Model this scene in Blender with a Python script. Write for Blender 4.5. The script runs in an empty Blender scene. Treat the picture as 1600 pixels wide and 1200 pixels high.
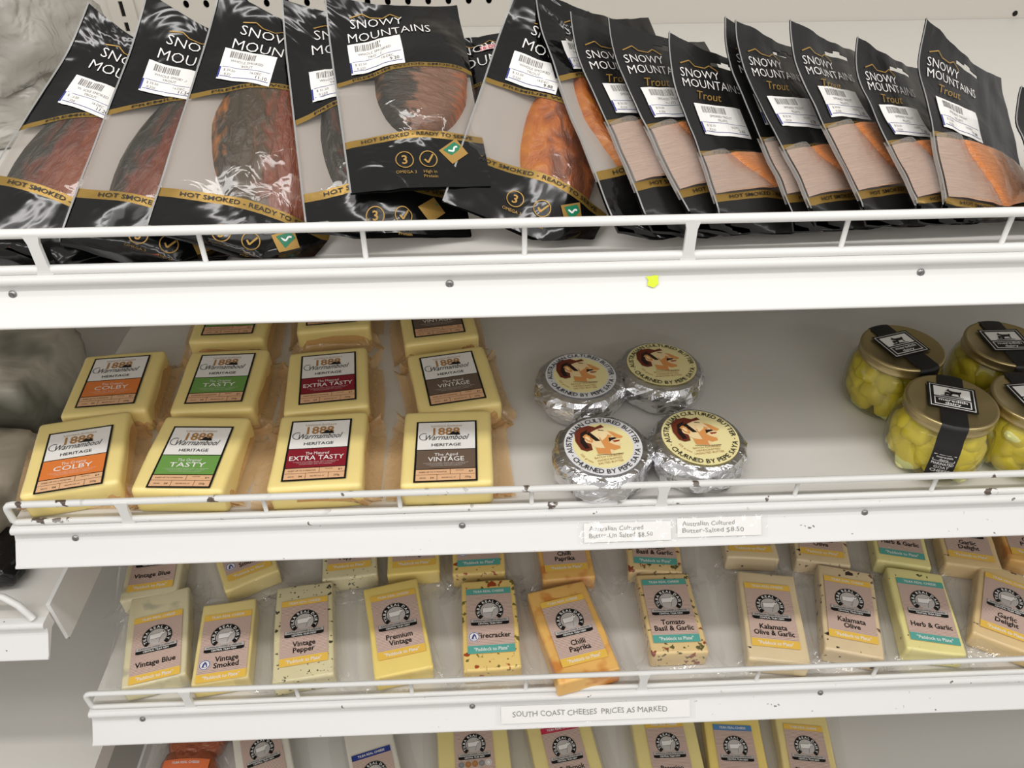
import bpy, bmesh, math, random
from mathutils import Vector, Matrix, noise
from mathutils.geometry import tessellate_polygon
random.seed(7)
scene = bpy.context.scene
COL = scene.collection
# ------------------------------------------------------------------ camera
CAMZ = 1.40
FPX = 1250.0
ex = Vector((45000, 1245, -1250)).normalized()
ey = Vector((0, math.tan(math.radians(38.0)), -1.0))
ey.x = -(ex.y*ey.y + ex.z*ey.z)/ex.x
ey.normalize()
ez = ex.cross(ey)
RIGHT = Vector((ex.x, ey.x, ez.x)); UP = Vector((ex.y, ey.y, ez.y)); BACK = Vector((ex.z, ey.z, ez.z))
CAM = Vector((0, 0, CAMZ))
cam = bpy.data.cameras.new('camera'); camo = bpy.data.objects.new('camera', cam); COL.objects.link(camo)
cam.sensor_width = 36; cam.lens = FPX/1600*36; cam.clip_start = 0.01
M = Matrix.Identity(4)
for i in range(3):
    M[i][0] = RIGHT[i]; M[i][1] = UP[i]; M[i][2] = BACK[i]; M[i][3] = CAM[i]
camo.matrix_world = M
scene.camera = camo
# ------------------------------------------------------------------ world, lights, exposure
w = bpy.data.worlds.new('shop_light'); scene.world = w; w.use_nodes = True
w.node_tree.nodes['Background'].inputs[0].default_value = (1.0, 0.975, 0.94, 1)
w.node_tree.nodes['Background'].inputs[1].default_value = 0.56
def area(name, loc, aim, sx, sy, power, col=(1, 1, 1)):
    l = bpy.data.lights.new(name, 'AREA'); l.shape = 'RECTANGLE'; l.size = sx; l.size_y = sy; l.energy = power; l.color = col
    o = bpy.data.objects.new(name, l); COL.objects.link(o); o.location = loc
    o.rotation_euler = (Vector(aim)-Vector(loc)).to_track_quat('-Z', 'Y').to_euler()
    return o
area('canopy_tube_light', (0.1, 0.215, 1.92), (0.1, 0.50, 0.9), 3.2, 0.07, 10, (1.0, 0.975, 0.95))
for i, (lx, ly, pw) in enumerate(((-0.9, -0.5, 4), (0.8, -0.7, 4), (-0.3, -1.8, 8), (1.3, -2.4, 14), (-1.4, -3.0, 16), (0.3, -3.8, 22))):  # unseen overhead lights, added for spotty plastic highlights and fill under the shelves
    area('added_overhead_fill', (lx, ly, 2.9), (lx, ly, 0), 1.2, 0.45, pw, (1.0, 0.975, 0.94))
vs = scene.view_settings
vs.view_transform = 'Standard'; vs.look = 'None'; vs.exposure = 0.0; vs.gamma = 1.0; vs.use_curve_mapping = False

# ------------------------------------------------------------------ picture ray helpers
def ray(px, py):
    return (RIGHT*((px-800)/FPX) + UP*(-(py-600)/FPX) - BACK).normalized()
def at(px, py, z):
    d = ray(px, py); return CAM + d*((z-CAMZ)/d.z)
def on_plane(px, py, p0, n):
    d = ray(px, py); return CAM + d*((p0-CAM).dot(n)/d.dot(n))
def on_y(px, py, y):
    d = ray(px, py); return CAM + d*(y/d.y)

# ------------------------------------------------------------------ materials
def lin(c):
    return tuple((v/255/12.92 if v <= 10 else ((v/255+0.055)/1.055)**2.4) for v in c)+(1,)
MATS = {}
def mat(name, col, rough=0.5, metal=0.0, coat=0.0, spec=0.5, bump=0.0, bscale=40.0, bdist=0.001, vary=0.0, vscale=8.0, sss=0.0):
    m = bpy.data.materials.new(name); m.use_nodes = True; MATS[name] = m
    nt = m.node_tree; b = nt.nodes['Principled BSDF']
    c = lin(col)
    b.inputs['Base Color'].default_value = c; b.inputs['Roughness'].default_value = rough; b.inputs['Metallic'].default_value = metal
    b.inputs['Coat Weight'].default_value = coat; b.inputs['Coat Roughness'].default_value = 0.08
    b.inputs['Specular IOR Level'].default_value = spec
    if sss:
        b.inputs['Subsurface Weight'].default_value = sss; b.inputs['Subsurface Radius'].default_value = (0.01, 0.006, 0.003); b.inputs['Subsurface Scale'].default_value = 0.6
    tc = None
    if bump or vary:
        tc = nt.nodes.new('ShaderNodeTexCoord')
    if vary:
        n = nt.nodes.new('ShaderNodeTexNoise'); n.inputs['Scale'].default_value = vscale; n.inputs['Detail'].default_value = 5
        nt.links.new(tc.outputs['Object'], n.inputs['Vector'])
        mx = nt.nodes.new('ShaderNodeMix'); mx.data_type = 'RGBA'
        mx.inputs[6].default_value = tuple(x*(1-vary) for x in c[:3])+(1,); mx.inputs[7].default_value = tuple(min(1, x*(1+vary)) for x in c[:3])+(1,)
        nt.links.new(n.outputs['Fac'], mx.inputs[0]); nt.links.new(mx.outputs[2], b.inputs['Base Color'])
    if bump:
        n = nt.nodes.new('ShaderNodeTexNoise'); n.inputs['Scale'].default_value = bscale; n.inputs['Detail'].default_value = 3; n.inputs['Distortion'].default_value = 1.2
        nt.links.new(tc.outputs['Object'], n.inputs['Vector'])
        bp = nt.nodes.new('ShaderNodeBump'); bp.inputs['Strength'].default_value = bump; bp.inputs['Distance'].default_value = bdist
        nt.links.new(n.outputs['Fac'], bp.inputs['Height']); nt.links.new(bp.outputs['Normal'], b.inputs['Normal'])
    return m
def add_spots(name, col, scale, lo, hi, detail=3, wscale=None):
    """mix a second colour into the base colour where a noise field is high: chips, flecks"""
    m = MATS[name]; nt = m.node_tree; b = nt.nodes['Principled BSDF']
    tc = nt.nodes.new('ShaderNodeTexCoord'); n = nt.nodes.new('ShaderNodeTexNoise')
    n.inputs['Scale'].default_value = scale; n.inputs['Detail'].default_value = detail
    nt.links.new(tc.outputs['Object'], n.inputs['Vector'])
    r = nt.nodes.new('ShaderNodeMapRange'); r.inputs['From Min'].default_value = lo; r.inputs['From Max'].default_value = hi
    nt.links.new(n.outputs['Fac'], r.inputs['Value'])
    fac = r.outputs[0]
    if wscale:
        n2 = nt.nodes.new('ShaderNodeTexNoise'); n2.inputs['Scale'].default_value = wscale; n2.inputs['Detail'].default_value = 1
        nt.links.new(tc.outputs['Object'], n2.inputs['Vector'])
        r2 = nt.nodes.new('ShaderNodeMapRange'); r2.inputs['From Min'].default_value = 0.48; r2.inputs['From Max'].default_value = 0.56
        nt.links.new(n2.outputs['Fac'], r2.inputs['Value'])
        mu = nt.nodes.new('ShaderNodeMath'); mu.operation = 'MULTIPLY'
        nt.links.new(fac, mu.inputs[0]); nt.links.new(r2.outputs[0], mu.inputs[1]); fac = mu.outputs[0]
    mx = nt.nodes.new('ShaderNodeMix'); mx.data_type = 'RGBA'
    src = b.inputs['Base Color']
    if src.is_linked: nt.links.new(src.links[0].from_socket, mx.inputs[6])
    else: mx.inputs[6].default_value = src.default_value
    mx.inputs[7].default_value = lin(col)
    nt.links.new(fac, mx.inputs[0]); nt.links.new(mx.outputs[2], src)
def film(name, tint, haze, hazecol, rough=0.08, gloss=1.0, bump=0.0, bscale=60, bdist=0.001):
    """thin plastic film: see-through, a little milky, glossy"""
    m = bpy.data.materials.new(name); m.use_nodes = True; MATS[name] = m
    nt = m.node_tree; nt.nodes.clear()
    out = nt.nodes.new('ShaderNodeOutputMaterial')
    tr = nt.nodes.new('ShaderNodeBsdfTransparent'); tr.inputs[0].default_value = lin(tint)
    df = nt.nodes.new('ShaderNodeBsdfDiffuse'); df.inputs[0].default_value = lin(hazecol)
    gl = nt.nodes.new('ShaderNodeBsdfGlossy'); gl.inputs['Roughness'].default_value = rough
    fr = nt.nodes.new('ShaderNodeLayerWeight'); fr.inputs[0].default_value = 0.5
    pw = nt.nodes.new('ShaderNodeMath'); pw.operation = 'POWER'; pw.inputs[1].default_value = 4.5; nt.links.new(fr.outputs['Facing'], pw.inputs[0])
    ad = nt.nodes.new('ShaderNodeMath'); ad.operation = 'MULTIPLY_ADD'; ad.inputs[1].default_value = 0.8; ad.inputs[2].default_value = 0.05; nt.links.new(pw.outputs[0], ad.inputs[0])
    m1 = nt.nodes.new('ShaderNodeMixShader'); m1.inputs[0].default_value = haze
    nt.links.new(tr.outputs[0], m1.inputs[1]); nt.links.new(df.outputs[0], m1.inputs[2])
    mul = nt.nodes.new('ShaderNodeMath'); mul.operation = 'MULTIPLY'; mul.inputs[1].default_value = gloss
    nt.links.new(ad.outputs[0], mul.inputs[0])
    m2 = nt.nodes.new('ShaderNodeMixShader'); nt.links.new(mul.outputs[0], m2.inputs[0])
    nt.links.new(m1.outputs[0], m2.inputs[1]); nt.links.new(gl.outputs[0], m2.inputs[2])
    nt.links.new(m2.outputs[0], out.inputs[0])
    if bump:
        tc = nt.nodes.new('ShaderNodeTexCoord'); n = nt.nodes.new('ShaderNodeTexNoise'); n.inputs['Scale'].default_value = bscale; n.inputs['Detail'].default_value = 2
        n.inputs['Distortion'].default_value = 1.5
        nt.links.new(tc.outputs['Object'], n.inputs['Vector'])
        bp = nt.nodes.new('ShaderNodeBump'); bp.inputs['Strength'].default_value = bump; bp.inputs['Distance'].default_value = bdist
        nt.links.new(n.outputs['Fac'], bp.inputs['Height'])
        for t in (df, gl, fr): nt.links.new(bp.outputs[0], t.inputs['Normal'])
    return m

mat('white_enamel', (225, 224, 222), 0.35, bump=0.05, bscale=30)
mat('worn_enamel', (227, 226, 225), 0.35); add_spots('worn_enamel', (120, 112, 106), 150, 0.70, 0.72, 3, 9)
mat('rail_enamel', (230, 230, 228), 0.3)
mat('worn_rail', (230, 230, 228), 0.3); add_spots('worn_rail', (92, 78, 68), 75, 0.615, 0.64, 3, 12)
mat('deck_white', (218, 215, 209), 0.45, vary=0.03, vscale=4)
mat('wall_cream', (202, 197, 187), 0.5, vary=0.02, vscale=3)
mat('cavity_dark', (14, 13, 12), 0.9)
mat('steel', (150, 150, 150), 0.35, 1.0)
mat('floor_vinyl', (176, 171, 163), 0.5, vary=0.1, vscale=3)
# printing inks and paper
for nm, c in dict(ink_white=(240, 238, 234), ink_black=(14, 13, 13), ink_gold=(168, 132, 66), ink_paper=(244, 243, 240), ink_blue=(52, 62, 140),
                  ink_grey=(150, 146, 142), ink_green=(20, 120, 84), ink_pencil=(132, 129, 126), ink_lime=(214, 232, 40), ink_pink=(235, 200, 196),
                  tilba_base=(216, 192, 178), tilba_line=(168, 132, 124), tilba_yellow=(240, 196, 84), tilba_teal=(92, 172, 160), tilba_blue=(44, 64, 140),
                  tilba_sky=(88, 140, 190), tilba_red=(206, 50, 84), tilba_orange=(232, 134, 78), tilba_shade=(120, 112, 108), tilba_lgrey=(196, 190, 186),
                  colby=(226, 128, 58), tasty=(110, 158, 76), extra=(138, 26, 42), vintage=(108, 90, 76), foot=(232, 184, 142), brown_text=(176, 128, 74),
                  cream=(240, 228, 168), silver_paper=(226, 226, 228), skin=(244, 218, 168), skin_dark=(222, 152, 86), hair=(108, 46, 28), hair_dark=(34, 18, 14), red_lip=(150, 52, 30),
                  medal_gold=(190, 130, 70), medal_silver=(150, 150, 150), meat_label=(232, 120, 70)).items():
    mat(nm, c, 0.45)
MATS['ink_gold'].node_tree.nodes['Principled BSDF'].inputs['Metallic'].default_value = 0.35
mat('gold_foil', (150, 120, 58), 0.34, 0.5, bump=0.25, bscale=45, bdist=0.002)
mat('black_pouch', (13, 13, 13), 0.13, spec=0.5, bump=0.55, bscale=15, bdist=0.010)
mat('black_pouch_matt', (24, 24, 23), 0.32, spec=0.4, bump=0.25, bscale=18, bdist=0.005)
mat('pouch_back', (24, 24, 24), 0.3)
mat('seal_edge', (150, 150, 148), 0.3)
film('window_clear', (253, 251, 248), 0.02, (225, 222, 216), 0.07, 0.8, bump=0.32, bscale=45, bdist=0.003)
film('window_frosted', (246, 242, 238), 0.24, (190, 184, 180), 0.2, 0.9, bump=0.3, bscale=30, bdist=0.003)
film('pouch_back_film', (235, 232, 228), 0.8, (184, 178, 173), 0.3, 0.5)
film('clear_wrap', (254, 254, 254), 0.04, (250, 248, 246), 0.05, 1.2, bump=0.25, bscale=90, bdist=0.002)
film('amber_wrap', (252, 236, 208), 0.36, (228, 192, 148), 0.15, 1.0, bump=0.5, bscale=50, bdist=0.003)
film('sleeve_film', (254, 254, 254), 0.05, (245, 245, 245), 0.05, 0.5, bump=0.3, bscale=30, bdist=0.002)
film('cloudy_wrap', (220, 218, 212), 0.75, (206, 202, 194), 0.25, 0.8, bump=0.8, bscale=24, bdist=0.012)
film('jar_glass', (236, 240, 230), 0.0, (230, 230, 230), 0.02, 1.5)
film('oil', (253, 242, 172), 0.12, (236, 206, 70), 0.05, 0.6)
mat('cheese_1888', (248, 226, 150), 0.35, coat=0.35, bump=0.15, bscale=16, bdist=0.003, vary=0.05, vscale=9, sss=0.15)
mat('foil', (226, 226, 228), 0.2, 1.0, bump=0.6, bscale=60, bdist=0.004)
mat('lid_gold', (182, 164, 118), 0.28, 0.85)
mat('feta', (254, 242, 168), 0.45, coat=0.4, bump=0.4, bscale=60, bdist=0.002, vary=0.12, vscale=40)
mat('jar_label', (16, 15, 15), 0.45)
def cheese(name, col, spots=None, scale=90, lo=0.66, hi=0.69):
    mat(name, col, 0.4, coat=0.3, bump=0.25, bscale=45, bdist=0.002, vary=0.07, vscale=25, sss=0.1)
    if spots:
        for s in spots: add_spots(name, s, scale, lo, hi, 2); scale *= 1.37
cheese('ch_blue', (226, 216, 178), [(190, 184, 158)], 40, 0.6, 0.75)
cheese('ch_smoked', (240, 220, 150))
cheese('ch_pepper', (224, 214, 172), [(70, 66, 50), (110, 104, 76)], 120)
cheese('ch_premium', (246, 220, 128))
cheese('ch_fire', (238, 208, 128), [(168, 70, 30), (120, 110, 50)], 85, 0.62, 0.66)
cheese('ch_chilli', (238, 188, 106), [(214, 140, 66)], 40, 0.52, 0.66)
cheese('ch_tomato', (230, 202, 146), [(140, 66, 38), (96, 92, 52)], 100, 0.63, 0.67)
cheese('ch_kalamata', (228, 208, 168), [(52, 38, 34)], 75, 0.68, 0.70)
cheese('ch_kalamata_dark', (226, 204, 164), [(54, 38, 34), (120, 90, 70)], 85, 0.66, 0.69)
cheese('ch_herb', (238, 228, 156), [(72, 84, 44)], 90, 0.70, 0.72)
cheese('ch_garlic', (230, 202, 150), [(110, 84, 56)], 80, 0.69, 0.72)
cheese('ch_plain', (240, 222, 150))
cheese('ch_white', (232, 228, 214))
mat('meat', (158, 84, 52), 0.3, coat=0.5, bump=0.8, bscale=55, bdist=0.006, vary=0.35, vscale=60)
mat('dark_pack', (206, 201, 186), 0.4, coat=0.2, bump=0.5, bscale=9, bdist=0.015); add_spots('dark_pack', (112, 111, 98), 7, 0.46, 0.6, 3)
mat('dark_pack_b', (206, 196, 178), 0.4, coat=0.2, bump=0.5, bscale=9, bdist=0.015); add_spots('dark_pack_b', (124, 116, 100), 9, 0.5, 0.64, 3)
def fish_mat(name, stops, scale=(30, 4, 1), amount=0.25, rough=0.35):
    m = bpy.data.materials.new(name); m.use_nodes = True; MATS[name] = m
    nt = m.node_tree; b = nt.nodes['Principled BSDF']; b.inputs['Roughness'].default_value = rough; b.inputs['Coat Weight'].default_value = 0.2; b.inputs['Coat Roughness'].default_value = 0.1
    uv = nt.nodes.new('ShaderNodeUVMap'); uv.uv_map = 'UVMap'
    sep = nt.nodes.new('ShaderNodeSeparateXYZ'); nt.links.new(uv.outputs[0], sep.inputs[0])
    mp = nt.nodes.new('ShaderNodeMapping'); mp.inputs['Scale'].default_value = scale; nt.links.new(uv.outputs[0], mp.inputs[0])
    n = nt.nodes.new('ShaderNodeTexNoise'); n.inputs['Scale'].default_value = 1.0; n.inputs['Detail'].default_value = 6; n.inputs['Distortion'].default_value = 0.6
    nt.links.new(mp.outputs[0], n.inputs['Vector'])
    ma = nt.nodes.new('ShaderNodeMath'); ma.operation = 'MULTIPLY_ADD'; ma.inputs[1].default_value = amount; nt.links.new(n.outputs['Fac'], ma.inputs[0]); 
    sb = nt.nodes.new('ShaderNodeMath'); sb.operation = 'SUBTRACT'; sb.inputs[1].default_value = amount*0.5; nt.links.new(sep.outputs[1], sb.inputs[0])
    nt.links.new(sb.outputs[0], ma.inputs[2])
    cr = nt.nodes.new('ShaderNodeValToRGB'); nt.links.new(ma.outputs[0], cr.inputs[0])
    el = cr.color_ramp.elements
    while len(el) < len(stops): el.new(0.5)
    for e, (p, c) in zip(el, stops): e.position = p; e.color = lin(c)
    nt.links.new(cr.outputs[0], b.inputs['Base Color'])
    bp = nt.nodes.new('ShaderNodeBump'); bp.inputs['Strength'].default_value = 0.7; bp.inputs['Distance'].default_value = 0.006
    nt.links.new(n.outputs['Fac'], bp.inputs['Height']); nt.links.new(bp.outputs[0], b.inputs['Normal'])
fish_mat('trout_dark', [(0, (26, 24, 18)), (0.16, (44, 38, 26)), (0.27, (100, 44, 24)), (0.5, (132, 70, 40)), (0.75, (140, 56, 26)), (1, (104, 46, 24))], (12, 18, 1), 0.42)
fish_mat('trout_olive', [(0, (160, 96, 30)), (0.10, (48, 40, 26)), (0.34, (72, 54, 32)), (0.48, (120, 56, 28)), (0.8, (134, 64, 30)), (1, (156, 74, 28))], (12, 18, 1), 0.45)
fish_mat('trout_striped', [(0, (120, 84, 44)), (0.10, (32, 30, 24)), (0.38, (56, 46, 36)), (0.46, (128, 90, 70)), (0.8, (116, 82, 62)), (1, (190, 100, 40))], (34, 6, 1), 0.5)
fish_mat('trout_amber', [(0, (190, 116, 30)), (0.25, (168, 88, 22)), (0.5, (110, 52, 18)), (0.75, (84, 40, 18)), (1, (150, 78, 24))], (9, 6, 1), 1.2)
fish_mat('fillet', [(0, (226, 196, 176)), (0.3, (226, 178, 146)), (0.55, (230, 160, 112)), (0.8, (234, 146, 84)), (1, (230, 126, 50))], (44, 5, 1), 0.22)
fish_mat('fillet_edge', [(0, (214, 106, 34)), (0.5, (236, 138, 56)), (1, (240, 156, 84))], (6, 4, 1), 0.5)

# ------------------------------------------------------------------ mesh helpers
def link(name, me, parent=None, loc=None):
    o = bpy.data.objects.new(name, me); COL.objects.link(o)
    if parent is not None: o.parent = parent
    if loc is not None: o.location = loc
    return o
def empty(name, loc, rot=None):
    o = bpy.data.objects.new(name, None); COL.objects.link(o); o.location = loc; o.empty_display_size = 0.02
    if rot is not None: o.rotation_euler = rot
    return o
def tag(o, label, cat, group=None):
    o['label'] = label; o['category'] = cat
    if group: o['group'] = group
    return o
class MB:
    def __init__(s): s.v = []; s.f = []; s.m = []; s.uv = None; s.mats = []; s.sm = []
    def mi(s, m):
        if m not in s.mats: s.mats.append(m)
        return s.mats.index(m)
    def add(s, vs, fs, m, smooth=False):
        o = len(s.v); s.v += [tuple(v) for v in vs]; k = s.mi(m)
        for f in fs: s.f.append(tuple(i+o for i in f)); s.m.append(k); s.sm.append(smooth)
    def box(s, a, b, m):
        x0, y0, z0 = a; x1, y1, z1 = b
        s.add([(x0,y0,z0),(x1,y0,z0),(x1,y1,z0),(x0,y1,z0),(x0,y0,z1),(x1,y0,z1),(x1,y1,z1),(x0,y1,z1)],
              [(0,3,2,1),(4,5,6,7),(0,1,5,4),(1,2,6,5),(2,3,7,6),(3,0,4,7)], m)
    def grid(s, fn, us, vs_, m, smooth=True, keep=None):
        nu, nv = len(us), len(vs_)
        V = [fn(u, v) for v in vs_ for u in us]
        F = []
        for j in range(nv-1):
            for i in range(nu-1):
                if keep and not keep((us[i]+us[i+1])/2, (vs_[j]+vs_[j+1])/2): continue
                F.append((j*nu+i, j*nu+i+1, (j+1)*nu+i+1, (j+1)*nu+i))
        s.add(V, F, m, smooth)
    def tube(s, pts, r, m, n=8, cap=True):
        pts = [Vector(p) for p in pts]; V = []; F = []
        up = None
        for i, p in enumerate(pts):
            t = ((pts[i+1] if i+1 < len(pts) else p) - (pts[i-1] if i > 0 else p)).normalized()
            if up is None:
                up = Vector((0, 0, 1)) if abs(t.z) < 0.9 else Vector((0, 1, 0))
            a = t.cross(up).normalized(); b = a.cross(t).normalized(); up = b
            for k in range(n):
                an = 2*math.pi*k/n; V.append(p + a*r*math.cos(an) + b*r*math.sin(an))
        for i in range(len(pts)-1):
            for k in range(n):
                F.append((i*n+k, i*n+(k+1) % n, (i+1)*n+(k+1) % n, (i+1)*n+k))
        if cap: F += [tuple(range(n)), tuple(range(len(V)-n, len(V)))[::-1]]
        s.add(V, F, m, True)
    def lathe(s, prof, m, n=40, jit=None, smooth=True):
        V = []; F = []
        for j, (r, z) in enumerate(prof):
            for k in range(n):
                a = 2*math.pi*k/n
                rr, zz = (r, z) if jit is None else jit(r, z, a, j)
                V.append((rr*math.cos(a), rr*math.sin(a), zz))
        for j in range(len(prof)-1):
            for k in range(n): F.append((j*n+k, j*n+(k+1) % n, (j+1)*n+(k+1) % n, (j+1)*n+k))
        s.add(V, F, m, smooth)
    def mesh(s, name, uv=None):
        me = bpy.data.meshes.new(name); me.from_pydata(s.v, [], s.f)
        for m in s.mats: me.materials.append(MATS[m])
        me.polygons.foreach_set('material_index', s.m); me.polygons.foreach_set('use_smooth', s.sm)
        if uv is not None:
            l = me.uv_layers.new(name='UVMap')
            for lp in me.loops: l.data[lp.index].uv = uv[lp.vertex_index]
        me.update(); return me
    def build(s, name, parent=None, loc=None, uv=None): return link(name, s.mesh(name, uv), parent, loc)
def rbox(sx, sy, sz, bev, m, seg=3, jit=0.0, name='block', cuts=0):
    """rounded block standing on z=0, slightly irregular"""
    bm = bmesh.new(); bmesh.ops.create_cube(bm, size=1)
    for v in bm.verts: v.co = Vector((v.co.x*sx, v.co.y*sy, (v.co.z+0.5)*sz))
    if cuts: bmesh.ops.subdivide_edges(bm, edges=bm.edges[:], cuts=cuts, use_grid_fill=True)
    es = [e for e in bm.edges if len(e.link_faces) == 2 and e.calc_face_angle() > 0.5]
    bmesh.ops.bevel(bm, geom=es, offset=bev, segments=seg, profile=0.6, affect='EDGES')
    if jit:
        sd = random.random()*50
        for v in bm.verts:
            v.co += Vector((noise.noise(v.co*25+Vector((sd, 0, 0))), noise.noise(v.co*25+Vector((0, sd, 9))), 0.6*noise.noise(v.co*22+Vector((3, 7, sd)))))*jit
    for f in bm.faces: f.smooth = True
    me = bpy.data.meshes.new(name); bm.to_mesh(me); bm.free(); me.materials.append(MATS[m]); return me
# lettering
_T = {}
def glyphs(s, bold=0.0, shear=0.0):
    k = (s, bold, shear)
    if k not in _T:
        c = bpy.data.curves.new('t', 'FONT'); c.body = s; c.resolution_u = 2; c.offset = bold; c.shear = shear; c.fill_mode = 'FRONT'
        o = bpy.data.objects.new('t', c)
        me = bpy.data.meshes.new_from_object(o)
        V = [(v.co.x, v.co.y) for v in me.vertices]; F = [tuple(p.vertices) for p in me.polygons]
        bpy.data.objects.remove(o); bpy.data.meshes.remove(me); bpy.data.curves.remove(c)
        xs = [v[0] for v in V] or [0]; x0, x1 = min(xs), max(xs)
        _T[k] = ([(x-x0, y) for x, y in V], F, x1-x0)
    return _T[k]
CAP = 0.69
class Print:
    """flat artwork in label coordinates (x, y in metres), stacked in thin layers, laid on a surface by fn(x, y, h)"""
    def __init__(s): s.mb = MB(); s.items = []
    def shape(s, V, F, m, layer): s.items.append((V, F, m, layer))
    def rect(s, x0, y0, x1, y1, m, layer=0, nx=1, ny=1):
        V = [(x0+(x1-x0)*i/nx, y0+(y1-y0)*j/ny) for j in range(ny+1) for i in range(nx+1)]
        F = [(j*(nx+1)+i, j*(nx+1)+i+1, (j+1)*(nx+1)+i+1, (j+1)*(nx+1)+i) for j in range(ny) for i in range(nx)]
        s.shape(V, F, m, layer)
    def poly(s, P, m, layer=0):
        T = tessellate_polygon([[Vector((x, y, 0)) for x, y in P]])
        F = []
        for t in T:
            a, b, c = (P[i] for i in t)
            if (b[0]-a[0])*(c[1]-a[1])-(b[1]-a[1])*(c[0]-a[0]) < 0: t = t[::-1]
            F.append(tuple(t))
        s.shape(list(P), F, m, layer)
    def ring(s, cx, cy, r0, r1, a0, a1, m, layer=0, n=24, sy=1.0):
        V = []; F = []
        for i in range(n+1):
            a = math.radians(a0+(a1-a0)*i/n)
            V += [(cx+r0*math.cos(a), cy+r0*math.sin(a)*sy), (cx+r1*math.cos(a), cy+r1*math.sin(a)*sy)]
        for i in range(n):
            f = (2*i, 2*i+1, 2*i+3, 2*i+2)
            F.append(f if a1 > a0 else f[::-1])
        s.shape(V, F, m, layer)
    def disc(s, cx, cy, r, m, layer=0, n=24, rings=1):
        V = [(cx, cy)]; F = []
        for j in range(1, rings+1):
            V += [(cx+r*j/rings*math.cos(2*math.pi*i/n), cy+r*j/rings*math.sin(2*math.pi*i/n)) for i in range(n)]
        F += [(0, 1+i, 1+(i+1) % n) for i in range(n)]
        for j in range(1, rings):
            a = 1+(j-1)*n; b = a+n
            F += [(a+i, b+i, b+(i+1) % n, a+(i+1) % n) for i in range(n)]
        s.shape(V, F, m, layer)
    def line(s, pts, wd, m, layer=0):
        for (x0, y0), (x1, y1) in zip(pts, pts[1:]):
            dx, dy = x1-x0, y1-y0; l = math.hypot(dx, dy) or 1; nx, ny = -dy/l*wd/2, dx/l*wd/2
            s.shape([(x0-nx, y0-ny), (x1-nx, y1-ny), (x1+nx, y1+ny), (x0+nx, y0+ny)], [(0, 1, 2, 3)], m, layer)
    def text(s, t, x, y, h, m, layer=0, width=None, align='c', bold=0.0, shear=0.0, rot=0.0, jit=0.0):
        V, F, wd = glyphs(t, bold, shear)
        k = h/CAP; kx = k if width is None else width/(wd or 1)
        if width is None: width = wd*k
        ox = {'c': -width/2, 'l': 0, 'r': -width}[align]
        ca, sa = math.cos(rot), math.sin(rot); out = []
        for a, b in V:
            px, py = a*kx+ox, b*k-h/2
            if jit: py += jit*h*math.sin(px/h*1.7+len(t)); px += jit*h*0.4*math.sin(px/h*2.9)
            out.append((x+px*ca-py*sa, y+px*sa+py*ca))
        s.shape(out, F, m, layer)
    def arc(s, t, cx, cy, r, a0, a1, h, m, layer=0, bold=0.0, inward=False, fill=0.92):
        """letters along an arc from angle a0 to a1 (degrees); tops point outward, or inward for lower arcs"""
        n = len(t); W = [max(glyphs(c, bold)[2], 0.12)+0.09 if c != ' ' else 0.34 for c in t]; tot = sum(W); p = 0
        for c, wv in zip(t, W):
            f = (p+wv/2)/tot; p += wv; a = math.radians(a0+(a1-a0)*f)
            if c == ' ': continue
            slot = abs(math.radians(a1-a0))*r*wv/tot*fill
            rot = a-math.pi/2 if not inward else a+math.pi/2
            s.text(c, cx+r*math.cos(a), cy+r*math.sin(a), h, m, layer, bold=bold, rot=rot, width=min(slot, glyphs(c, bold)[2]*h/CAP*1.1))
    def build(s, name, parent, fn=None, base=0.0, step=0.00012):
        if fn is None: fn = lambda x, y, h: (x, y, h)
        mb = MB()
        for V, F, m, layer in s.items: mb.add([fn(x, y, base+step*(layer+1)) for x, y in V], F, m)
        return mb.build(name, parent)
    def mesh(s, name, base=0.0, step=0.00012):
        mb = MB()
        for V, F, m, layer in s.items: mb.add([(x, y, base+step*(layer+1)) for x, y in V], F, m)
        return mb.mesh(name)
def lerp(a, b, n): return [a+(b-a)*i/n for i in range(n+1)]

# ================================================================== THE CASE
Z1, Z2, Z3, Z4 = CAMZ-0.306, CAMZ-0.552, CAMZ-0.795, CAMZ-1.075
Y1, Y2, Y3, Y4 = 0.540, 0.513, 0.472, 0.47
YB = 1.235
XL2 = on_y(24, 838, Y2).x; XL3 = on_y(136, 1108, Y3).x
XR = 1.15; XL = -1.35
# floor of the shop in front of the case
mb = MB(); mb.box((-3, -3, -0.05), (3, 1.6, 0.0), 'floor_vinyl'); f = mb.build('floor'); f['kind'] = 'structure'
# back wall: enamelled panel with a row of punched holes, a seam, a dark cavity behind
def hole_panel(x0, x1, z0, z1, y, holes, r, rz, m):
    """strip of wall with oval holes; holes = list of x centres at mid height"""
    mb = MB(); zc = (z0+z1)/2; n = 16; cur = x0
    half = r*1.5
    for hx in holes:
        mb.add([(cur, y, z0), (hx-half, y, z0), (hx-half, y, z1), (cur, y, z1)], [(0, 1, 2, 3)], m)
        V = []; F = []
        for k in range(n):
            a = 2*math.pi*k/n; c, s_ = math.cos(a), math.sin(a)
            q = max(abs(c), abs(s_)); V += [(hx+r*c, y, zc+rz*s_), (hx+half*c/q, y, zc+(z1-z0)/2*s_/q), (hx+r*c, y+0.003, zc+rz*s_)]
        for k in range(n):
            k2 = (k+1) % n
            F += [(3*k, 3*k+1, 3*k2+1, 3*k2), (3*k+2, 3*k, 3*k2, 3*k2+2)]
        mb.add(V, F, m)
        cur = hx+half
    mb.add([(cur, y, z0), (x1, y, z0), (x1, y, z1), (cur, y, z1)], [(0, 1, 2, 3)], m)
    return mb
wall = empty('wall_back', (0, YB, 0)); wall['kind'] = 'structure'
zh = on_y(550, 3, YB).z
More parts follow.
